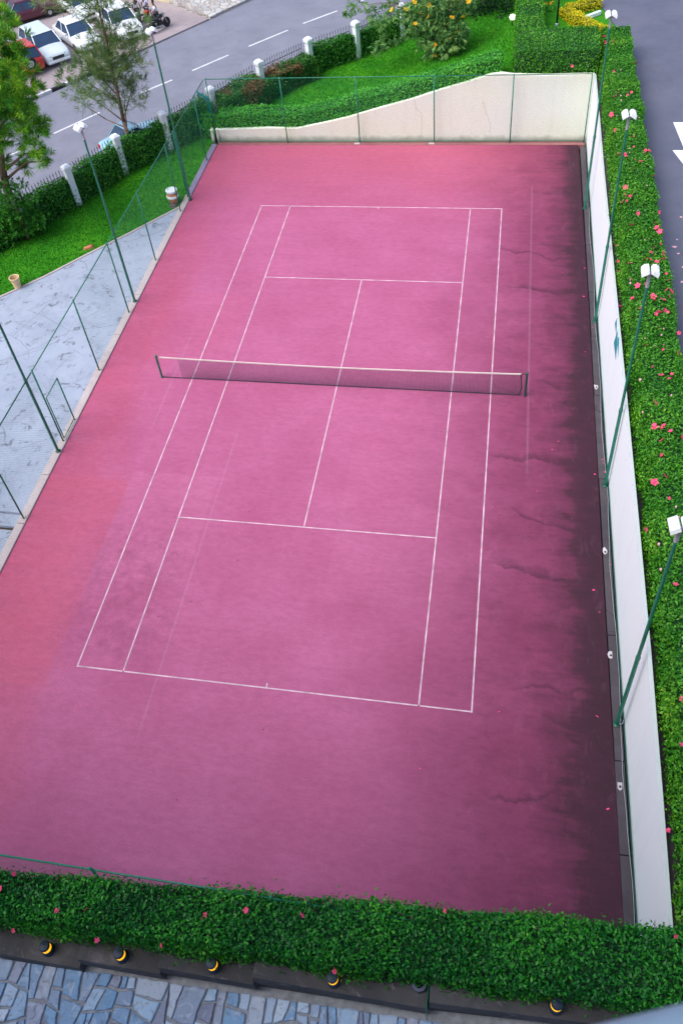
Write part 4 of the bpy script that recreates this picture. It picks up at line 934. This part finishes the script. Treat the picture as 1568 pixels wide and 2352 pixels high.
# dark bushes added to stand in for shaded lawn at the top right
td = empty('lawn_shade_bush', (0,0,0), 0, 'very dark bushes added for the shaded lawn between the flowering shrub and the clipped hedge', 'bush')
trunk([(3.6,30,.4),(3.7,30.5,2.6)], [.1,.05], td, 'stem')
clusters([(2.6,30.2,1.9,1.0),(3.6,31,2.2,1.2),(4.7,31.8,2.4,1.1),(4.6,33,3,1.3),(1.6,30.0,1.8,.8),(4.6,29.2,2.0,.9),(5.05,28.0,2.3,.55),(3.9,29.0,1.8,.9)], 260, .16, M['dark_crown'], 'foliage', td, aspect=.45, tuft=4)
# tree added to shade the lawn, its crown unseen above the frame
tx = empty('added_shade_tree', (0,0,0), 0, 'broad dark tree added to shade the lawn, its crown unseen above the picture', 'tree')
trunk([(4.5,31.8,.4),(4.5,31.6,3),(4.2,30.8,5.5),(3.9,30,7.5)], [.22,.18,.13,.06], tx)
for c in ((2.6,28,6.6),(4.6,27.6,6.6),(5.6,30,7)): trunk([(4.3,31,4.9),((c[0]+4.3)/2,(c[1]+31)/2,6.2),c], [.09,.06,.03], tx, 'branch')
clusters([(2.6,28,6.9,1.7),(4.6,27.2,6.8,1.6),(5.9,29.8,7.2,1.8),(3.4,30.6,7.4,2.0),(1.2,30,7.2,1.6),(4.2,28.6,7.9,1.8),(5.2,32.5,7,1.8)], 160, .22, M['dark_crown'], 'foliage', tx, aspect=.5, tuft=4)
# round bush at far left court corner
tb_ = empty('round_bush', (0,0,0), 0, 'rounded green bush just outside the far left corner of the fence', 'bush')
trunk([(-9.7,18.4,0),(-9.7,18.4,.7)], [.05,.03], tb_, 'stem')
clusters([(-9.75,18.5,.75,.62),(-9.6,18.2,.5,.4)], 900, .10, M['hedge_leaf_low'], 'foliage', tb_, aspect=.5, tuft=4)
# teal corner gate panel
tg2 = empty('corner_gate', (-10.0,19.2,0), R(-43), 'small teal framed gate behind the far left fence corner', 'gate')
M['teal_paint'] = plain('teal_paint', (.0,.20,.22), .4, 0, .1, 5, 0)
k = MB(); k.box(-.55,.55,-.03,.03,1.78,1.9); k.box(-.55,-.45,-.03,.03,0,1.78); k.box(.45,.55,-.03,.03,0,1.78); k.box(-.45,.45,-.03,.03,.1,.2); k.build('gate_frame', M['teal_paint'], tg2)
m_ = MB(); chain(m_, (-.45,0,.2), (.45,0,.2), 1.58, .003, .06); m_.build('wire_mesh', M['teal_paint'], tg2)
# golden low hedge + island inside the clipped hedge
z_ = 2.78
for (pts, lb) in (([(8.06,26.0),(8.7,24.75),(9.5,23.6),(10.15,23.1)], 'golden yellow low hedge, lower arm of the V beside the parking lot'), ([(8.2,26.15),(9.0,26.5),(9.85,27.0)], 'golden yellow low hedge, upper arm of the V at the top of the picture')):
    s_ = []
    for i, (x, y) in enumerate(pts):
        q = pts[min(i+1, len(pts)-1)]; r_ = pts[max(i-1, 0)]; d = Vector((q[0]-r_[0], q[1]-r_[1])).normalized(); nn = Vector((-d.y, d.x))*.3
        s_.append([(x-nn.x,y-nn.y,z_),(x-nn.x,y-nn.y,z_+.42),(x+nn.x,y+nn.y,z_+.42),(x+nn.x,y+nn.y,z_)])
    hedge('golden_hedge', s_, M['leaf_yellow'], 520, .09, lb, jitter=.05, group='golden hedges')
s_ = [[(x,23.2,z_),(x,23.2,z_+.3),(x,23.5,z_+.3),(x,23.5,z_)] for x in (6.95,7.35)]
hedge('golden_hedge', s_, M['leaf_yellow'], 520, .08, 'small golden yellow strip just behind the tall clipped hedge block', jitter=.04, group='golden hedges')
k = MB(); k.hexa([(9.1,25.1,2.8),(9.95,25.85,2.8),(9.85,26.0,2.8),(9.0,25.25,2.8),(9.1,25.1,3.0),(9.95,25.85,3.0),(9.85,26.0,3.0),(9.0,25.25,3.0)])
setp(k.build('kerb_block', M['white_paint'], bevel=.02), 'white painted kerb block in the notch of the golden hedge', 'kerb')
tp2 = empty('lamp_post', (7.7,24.6,2.78), 0, 'thin black lamp post standing inside the clipped hedge at the top right', 'lamp post')
MB().tube((0,0,0),(0,0,4.2),.05,.04,10).build('pole', M['black_metal'], tp2, smooth=True)
MB().lathe([(.09,0),(.09,.12),(.05,.16)],12).build('base', M['grey_metal'], tp2)
MB().lathe([(.04,4.2),(.16,4.3),(.18,4.6),(.1,4.75)],14).build('lantern', M['lamp_white'], tp2)
# orange flower tuft inside
t3 = empty('flower_clump', (7.35,26.7,2.8), 0, 'small orange flower clump on the grass beside the black lamp post', 'flowers')
P = RNG.normal(size=(160,3))*[.22,.22,.1]+[0,0,.15]; leaf_mesh('foliage', P, P, .12, M['hedge_leaf_low'], parent=t3)
for i in range(5): put_flower(t3, (random.uniform(-.25,.25), random.uniform(-.2,.2), .35), 'petal_yellow', 1.3)
# lit garden lamp
glow, n, l, b = new_mat('lit_globe'); b.inputs['Base Color'].default_value = (1,1,.95,1); b.inputs['Emission Color'].default_value = (1,.97,.8,1); b.inputs['Emission Strength'].default_value = 4
tl = empty('garden_lamp', (5.45,25.2,hz(5.3,25.2)-.05), 0, 'small lit garden lamp glowing beside the clipped hedge at the top', 'lamp')
zz = 3.05-tl.location.z
MB().tube((0,0,-.1),(0,0,zz-.1),.03).build('stake', M['black_metal'], tl)
MB().lathe([(.03,zz-.13),(.12,zz-.09),(.15,zz),(.13,zz+.09),(.05,zz+.14)],16).build('globe', glow, tl, smooth=True)

# pots ---------------------------------------------------------------
t_ = empty('garden_urn', (-9.78,11.95,0), 0, 'terracotta urn with white bands standing beside the left kerb', 'urn')
MB().lathe([(.13,0),(.15,.03),(.22,.2),(.27,.38),(.25,.5),(.19,.6)],22).build('body', M['terracotta'], t_, smooth=True)
MB().lathe([(.279,.36),(.292,.42),(.27,.49),(.262,.48)],22).build('white_band', M['white_paint'], t_)
MB().lathe([(.2,.6),(.27,.66),(.28,.74),(.2,.78),(.17,.72)],22).build('rim', M['white_paint'], t_, smooth=False)
t_ = empty('flower_pot', (-14.85,5.15,0), 0, 'plain cream flower pot on the edge between lawn and concrete', 'pot'); t_.scale = (.78,.78,.82)
MB().lathe([(.18,0),(.24,.45),(.29,.62),(.29,.68),(.25,.68),(.22,.45),(.2,.4)],22).build('body', M['cream_pot'], t_)
MB().lathe([(.215,.41),(.215,.43)],16).build('soil', plain('soil', (.08,.05,.03), .95), t_)
k = MB(); k.hexa([(-12.9,7.95,-.02),(-12.45,8.15,-.02),(-12.55,8.45,-.02),(-12.95,8.2,-.02),(-12.85,8.0,.13),(-12.55,8.1,.16),(-12.6,8.35,.12),(-12.9,8.15,.1)])
setp(k.build('rock', M['terracotta'], bevel=.04), 'small reddish rock on the lawn at the edge of the concrete', 'rock')
k = MB(); k.hexa([(-9.95,11.55,-.02),(-9.6,11.55,-.02),(-9.55,11.8,-.02),(-9.95,11.85,-.02),(-9.9,11.6,.12),(-9.65,11.6,.1),(-9.6,11.75,.12),(-9.9,11.8,.14)])
setp(k.build('rock', plain('dark_rock', (.12,.09,.09), .9), bevel=.03), 'small dark stone at the foot of the terracotta urn', 'rock')

# ================================================================== STREET: wall, cars, motorbike, people
M['tyre'] = plain('tyre', (.02,.02,.022), .8, 0, .2)
M['rim'] = plain('wheel_rim', (.5,.52,.55), .3, .8, .05)
M['glass'] = plain('car_glass', (.03,.06,.12), .08, 0, .1, 2, 0)
M['lamp_clear'] = plain('headlight', (.36,.40,.45), .1, .2, .05, 3, 0)
M['plastic'] = plain('dark_plastic', (.03,.03,.035), .5)
def paint(name, c): 
    m = plain(name, c, .25, 0, .03, 2, 0); m.node_tree.nodes['Principled BSDF'].inputs['Coat Weight'].default_value = .6; return m
def car(label, pm, loc, ang, Lc=4.3, Wc=1.7, Hc=1.42, wagon=False, plate=(.8,.8,.78), spare=False, name='parked_car'):
    """x forward. body lofted through stations; greenhouse, glass, wheels"""
    t_ = empty(name, loc, ang, label, 'car', 'cars parked beyond the road')
    h2 = Lc/2; dk = .62*Hc; hw = Wc/2
    st = [(-h2,.30,.80*dk,.86),(-h2+.12,.24,dk*.97,.93),(-h2+.8,.22,dk*1.02,1),(-.2,.22,dk*1.02,1),(h2-1.3,.22,dk*1.0,1),(h2-.5,.24,dk*.92,.97),(h2-.1,.26,dk*.78,.9),(h2,.32,dk*.62,.82)]
    if wagon: st[0] = (-h2,.3,dk*1.0,.9)
    vs, fs = [], []
    for x, zb, zt_, wf in st:
        w_ = hw*wf
        vs += [(x,-w_*.9,zb),(x,-w_,zb+.12),(x,-w_,zt_-.14),(x,-w_*.93,zt_-.03),(x,-w_*.55,zt_),(x,0,zt_+.02),(x,w_*.55,zt_),(x,w_*.93,zt_-.03),(x,w_,zt_-.14),(x,w_,zb+.12),(x,w_*.9,zb)]
    m_ = 11
    for i in range(len(st)-1):
        for j in range(m_-1): fs.append((i*m_+j, i*m_+j+1, (i+1)*m_+j+1, (i+1)*m_+j))
        fs.append((i*m_+m_-1, i*m_, (i+1)*m_, (i+1)*m_+m_-1))
    fs += [tuple(range(m_)), tuple((len(st)-1)*m_+j for j in range(m_-1,-1,-1))]
    k = MB(); k.add(vs, fs); body = k.build('body', pm, t_, smooth=True, bevel=.02, seg=1)
    # greenhouse
    xr0 = -h2+.12 if wagon else -h2+.75; xr1 = -h2+.35 if wagon else -h2+1.25; xf1 = h2-1.95; xf0 = h2-1.25
    wb, wt = hw*.93, hw*.74; zt_ = Hc-.045
    g = MB(); g.hexa([(xr0,-wb,dk-.02),(xf0,-wb,dk-.02),(xf0,wb,dk-.02),(xr0,wb,dk-.02),(xr1,-wt,zt_),(xf1,-wt,zt_),(xf1,wt,zt_),(xr1,wt,zt_)])
    g.build('windows', M['glass'], t_, bevel=.02)
    r_ = MB(); r_.hexa([(xr1-.07,-wt-.03,zt_-.005),(xf1+.07,-wt-.03,zt_-.005),(xf1+.07,wt+.03,zt_-.005),(xr1-.07,wt+.03,zt_-.005),(xr1+.02,-wt+.07,Hc+.02),(xf1-.1,-wt+.07,Hc+.02),(xf1-.1,wt-.07,Hc+.02),(xr1+.02,wt-.07,Hc+.02)])
    r_.build('roof', pm, t_, bevel=.025)
    for s in (-1, 1):
        p_ = MB()
        for (xa, xb) in ((xr0, xr1), (xf0, xf1), ((xr0+xf0)/2-.1, (xr1+xf1)/2-.1)):
            p_.tube((xa, s*wb*1.0, dk-.02), (xb, s*(wt+.012), zt_), .035, .03, 5)
        p_.build('window_pillars', pm, t_)
        mm = MB(); mm.box(xf0-.35, xf0-.2, min(s*hw, s*(hw+.17)), max(s*hw, s*(hw+.17)), dk+.02, dk+.16); mm.build('mirror', pm, t_, bevel=.03)
        hl = MB(); hl.hexa([(h2-.24,s*hw*.50,dk*.52),(h2+.0,s*hw*.47,dk*.52),(h2-.1,s*hw*.84,dk*.52),(h2-.3,s*hw*.9,dk*.52),(h2-.28,s*hw*.50,dk*.76),(h2-.035,s*hw*.47,dk*.72),(h2-.13,s*hw*.82,dk*.76),(h2-.33,s*hw*.88,dk*.8)]); hl.build('headlight', M['lamp_clear'], t_, bevel=.01)
        tl_ = MB(); tl_.box(-h2-.015, -h2+.1, min(s*hw*.6, s*hw*.84), max(s*hw*.6, s*hw*.84), dk*.6, dk*.85); tl_.build('tail_light', plain('tail_light', (.5,.02,.02), .2, 0, .1, 3, 0), t_)
        for xw in (-h2+.78, h2-.82):
            wh = MB(); wh.lathe([(.2,-.09),(.30,-.09),(.315,-.05),(.315,.05),(.30,.09),(.2,.09)], 20, (xw, s*(hw-.1), .31), axis='y'); wo = wh.build('wheel', M['tyre'], t_)
            rm = MB(); rm.lathe([(.05,-.1),(.19,-.085),(.2,0),(.19,.085),(.05,.1)], 14, (xw, s*(hw-.1), .31), axis='y'); rm.build('rim', M['rim'], wo)
    gr = MB(); gr.box(h2-.06, h2+.012, -hw*.42, hw*.42, dk*.50, dk*.68); gr.build('grille', M['plastic'], t_)
    bu = MB(); bu.box(h2-.12, h2+.06, -hw*.84, hw*.84, .27, dk*.45); bu.build('bumper', pm, t_, bevel=.05)
    npm = plain('number_plate', plate, .5, 0, .03, 3, 0)
    np_ = MB(); np_.box(h2+.062, h2+.07, -.24, .24, .34, .46); np_.box(-h2-.03, -h2-.012, -.24, .24, .42, .54); np_.build('number_plate', npm, t_)
    if spare:
        sp = MB(); sp.lathe([(.2,-.1),(.36,-.1),(.38,-.05),(.38,.05),(.36,.1),(.2,.1)], 24, axis='y'); so = sp.build('spare_wheel', M['tyre'], t_); so.location = (-h2-.12, .1, .85); so.rotation_euler = (0,0,R(90))
        rr = MB(); rr.lathe([(.06,-.11),(.2,-.105),(.22,0),(.2,.105),(.06,.11)], 16, axis='y'); rr.build('rim', M['rim'], so)
    return t_
A_ = R(-45)
white = paint('white_car_paint', (.82,.84,.88)); silver = paint('silver_car_paint', (.60,.68,.74)); redp = paint('red_car_paint', (.55,.02,.01)); maroon = paint('maroon_car_paint', (.09,.01,.03)); blue = paint('light_blue_car_paint', (.30,.52,.68))
car('silver white estate car parked between the red jeep and the white saloon', silver, (-23.35,28.9,-.03), A_, 4.4, 1.78, 1.55, wagon=True)
car('white saloon parked right beside the silver estate car', white, (-21.9,30.75,-.03), A_, 4.4, 1.74, 1.45)
car('large white car parked nearest the motorbikes, its bonnet behind the feathery tree', white, (-19.6,32.5,-.03), R(-50), 4.6, 1.82, 1.55, wagon=True)
car('white car at the back, almost hidden by the top of the feathery tree', white, (-23.6,35.6,-.03), A_, 4.2, 1.66, 1.42)
car('dark maroon car parked crosswise behind the silver estate car', maroon, (-27.2,35.0,-.03), R(40), 4.2, 1.66, 1.4)
car('red jeep with a spare wheel on its back and a yellow plate', redp, (-24.3,27.35,-.03), R(135), 3.9, 1.7, 1.62, wagon=True, plate=(.85,.5,.02), spare=True)
car('pale blue car parked on the near side of the road behind the hedge', blue, (-13.4,17.3,-.02), math.atan2(D.y, D.x), 3.7, 1.62, 1.40)
# low walls and bank behind the cars
k = MB(); k.hexa([(-34,33,-.3),(-25.6,40.4,-.3),(-27,42,-.3),(-36,35,-.3),(-34,33,.6),(-25.6,40.4,.6),(-28,44,3.2),(-38,37,3.2)])
setp(k.build('earth_bank', M['earth']), kind='structure')
k = MB(); k.hexa([(-25.4,40.5,-.3),(-16.6,36.6,-.3),(-16.4,37.0,-.3),(-25.2,40.9,-.3),(-25.4,40.5,1.5),(-16.6,36.6,1.5),(-16.4,37.0,1.5),(-25.2,40.9,1.5)])
setp(k.build('garden_wall', plain('yellow_wall', (.62,.55,.36), .85, 0, .15, 2)), 'low pale yellow wall behind the large white car', 'wall')
# scrub behind cars
ts2 = empty('scrub_bush', (0,0,0), 0, 'olive scrub bushes on the red earth bank above the parked cars', 'bush')
trunk([(-28,38,.5),(-28,38.2,2.5)], [.06,.03], ts2, 'stem')
clusters([(-29.5,36.5,2,1.1),(-27.5,38.8,2.2,1.2),(-25.5,40.5,2,1.3),(-31.5,35,2,1.2),(-23.5,41.5,2.2,1.0),(-33,33,2,1.5)], 70, .22, M['casuarina'], 'foliage', ts2, aspect=.3, tuft=5)
# dark tree at far top-left
td2 = empty('dark_tree', (0,0,0), 0, 'dark tree in the top left corner behind the pine', 'tree')
trunk([(-34,29,-.1),(-34,29.2,3),(-33.8,29.4,5)], [.2,.15,.08], td2)
clusters([(-33,29.6,3.5,2.0),(-34.5,30.5,4.5,2.2),(-32.6,31.2,4.2,1.6)], 60, .3, M['dark_crown'], 'foliage', td2, aspect=.4, tuft=5)

# motorbikes
def motorbike(label, loc, ang, col):
    t_ = empty('motorbike', loc, ang, label, 'motorbike', 'motorbikes beside the parked cars')
    for x in (-.62, .62):
        w_ = MB(); w_.lathe([(.22,-.05),(.29,-.05),(.31,0),(.29,.05),(.22,.05)], 18, (x,0,.31), axis='y'); wo = w_.build('wheel', M['tyre'], t_)
        q = MB(); q.lathe([(.03,-.06),(.04,.06)], 8, (x,0,.31), axis='y')
        for a in np.linspace(0, math.pi, 5)[:-1]: q.tube((x-.22*math.cos(a),0,.31-.22*math.sin(a)), (x+.22*math.cos(a),0,.31+.22*math.sin(a)), .008, .008, 4)
        q.build('rim', M['rim'], wo)
    k = MB(); k.tube((-.62,.07,.31),(-.1,.07,.42),.025); k.tube((-.62,-.07,.31),(-.1,-.07,.42),.025); k.tube((-.1,0,.35),(.35,0,.8),.03); k.tube((-.5,0,.75),(.3,0,.75),.03); k.box(-.12,.2,-.12,.12,.3,.6); k.build('frame', M['black_metal'], t_)
    k = MB(); k.tube((.62,.06,.31),(.38,.06,.95),.022); k.tube((.62,-.06,.31),(.38,-.06,.95),.022); k.build('fork', M['rim'], t_)
    k = MB(); k.hexa([(-.05,-.1,.72),(.35,-.08,.72),(.35,.08,.72),(-.05,.1,.72),(-.02,-.12,.92),(.3,-.1,.95),(.3,.1,.95),(-.02,.12,.92)]); k.build('tank', col, t_, bevel=.04)
    k = MB(); k.hexa([(-.75,-.1,.74),(-.06,-.12,.74),(-.06,.12,.74),(-.75,.1,.74),(-.75,-.1,.86),(-.06,-.12,.82),(-.06,.12,.82),(-.75,.1,.86)]); k.build('seat', M['plastic'], t_, bevel=.03)
    k = MB(); k.path([(.3,-.36,1.02),(.4,-.1,1.0),(.4,.1,1.0),(.3,.36,1.02)], [.018]*4); k.build('handlebar', M['rim'], t_)
    k = MB(); k.lathe([(.04,-.06),(.09,0),(.09,.05)], 12, (.5,0,.88), axis='y'); k.build('headlight', M['lamp_clear'], t_)
    k = MB(); k.tube((.1,-.14,.3),(-.75,-.16,.38),.035); k.build('exhaust', M['rim'], t_)
    k = MB(); k.box(-.8,-.35,-.1,.1,.6,.66); k.build('mudguard', col, t_, bevel=.02)
motorbike('black motorbike at the edge of the road under the person in dark trousers', (-16.9,32.5,-.03), R(62), M['black_metal'])
motorbike('red motorbike tucked in beside the large white car', (-18.05,33.2,-.03), R(50), redp)

# people (small in the picture): continuous skinned bodies with clothes as children
skin = plain('dark_skin', (.12,.06,.04), .6, 0, .1, 5, 0)
def skinned(name, verts, edges, radii, mat, parent):
    me = bpy.data.meshes.new(name); me.from_pydata(verts, edges, []); o = bpy.data.objects.new(name, me); COL.objects.link(o); me.materials.append(mat)
    o.parent = parent
    md = o.modifiers.new('skin', 'SKIN'); md.use_smooth_shade = True
    for i, r in enumerate(radii): me.skin_vertices[0].data[i].radius = (r, r) if not isinstance(r, tuple) else r
    me.skin_vertices[0].data[0].use_root = True
    s_ = o.modifiers.new('sub', 'SUBSURF'); s_.levels = 1; s_.render_levels = 2
    return o
def person(label, loc, ang, trouser, shirt, lean=0.):
    t_ = empty('person', loc, ang, label, 'person')
    V = [(0,0,.93),(0,0,1.12),(lean*.5,0,1.38),(lean*.7,0,1.47),(lean,0,1.56),(lean+.01,0,1.68)]; E = [(0,1),(1,2),(2,3),(3,4),(4,5)]; Rr = [(.15,.10),(.14,.10),(.17,.11),.055,(.075,.085),(.07,.08)]
    for s in (-1, 1):
        b = len(V); V += [(0,s*.09,.88),(.02*s,s*.1,.48),(-.03*s,s*.11,.09),(.12-.03*s,s*.13,.04)]; E += [(0,b),(b,b+1),(b+1,b+2),(b+2,b+3)]; Rr += [.085,.06,.042,.035]
        b = len(V); V += [(lean*.6,s*.19,1.39),(.05+lean*.4,s*.25,1.12),(.2,s*.22,.93),(.25,s*.215,.90)]; E += [(2,b),(b,b+1),(b+1,b+2),(b+2,b+3)]; Rr += [.055,.042,.03,.032]
        h_ = b+3
        for f_, (dx, dy, dz) in enumerate([(.08,-.03,-.02),(.09,-.01,-.03),(.09,.01,-.03),(.075,.03,-.03)]):
            q = len(V); V += [(.25+dx*.55, s*(.215+dy), .90+dz*.5), (.25+dx, s*(.215+dy), .90+dz*1.6)]; E += [(h_,q),(q,q+1)]; Rr += [.01,.008]
        q = len(V); V += [(.26,s*.175,.90),(.29,s*.16,.885)]; E += [(h_,q),(q,q+1)]; Rr += [.011,.009]
    skinned('body', V, E, Rr, skin, t_)
    V = [(0,0,.98),(0,0,1.12),(lean*.5,0,1.38)]; E = [(0,1),(1,2)]; Rr = [(.175,.13),(.165,.125),(.19,.13)]
    for s in (-1, 1): b = len(V); V += [(lean*.6,s*.2,1.39),(.03+lean*.4,s*.245,1.2)]; E += [(2,b),(b,b+1)]; Rr += [.075,.065]
    skinned('shirt', V, E, Rr, shirt, t_)
    V = [(0,0,.95)]; E = []; Rr = [(.165,.12)]
    for s in (-1, 1): b = len(V); V += [(0,s*.095,.86),(.02*s,s*.1,.48),(-.03*s,s*.11,.12)]; E += [(0,b),(b,b+1),(b+1,b+2)]; Rr += [.105,.08,.065]
    skinned('trousers', V, E, Rr, trouser, t_)
    k = MB(); k.lathe([(.02,1.80),(.07,1.775),(.085,1.72),(.085,1.66),(.07,1.63)][::-1], 12, (lean-.015,0,0)); k.build('hair', plain('black_hair', (.01,.01,.01), .8), t_, smooth=True)
    k = MB(); k.box(lean+.075, lean+.105, -.012, .012, 1.60, 1.64); k.build('nose', skin, t_, bevel=.008)
    for s in (-1, 1): MB().lathe([(.003,-.01),(.009,0),(.003,.01)], 8, (lean+.078,s*.03,1.655)).build('eye', M['lamp_white'], t_)
    k = MB()
    for s in (-1, 1): k.box(-.04-.03*s, .17-.03*s, s*.12-.045, s*.12+.045, 0, .08)
    k.build('shoes', M['plastic'], t_, bevel=.02)
cw = plain('white_cloth', (.82,.84,.9), .8, 0, .08, 6); navy = plain('navy_cloth', (.02,.03,.07), .9, 0, .2, 6); lil = plain('lilac_cloth', (.66,.64,.85), .8, 0, .08, 6)
person('person in a white shirt and dark trousers standing over the black motorbike', (-17.15,32.9,-.03), R(200), navy, cw, .06)
person('person in a pale lilac shirt standing beside the red motorbike', (-18.2,34.0,-.03), R(250), navy, lil, .03)
person('person in a white top leaning forward between the white car and the motorbikes', (-18.75,33.7,-.03), R(300), navy, cw, .12)
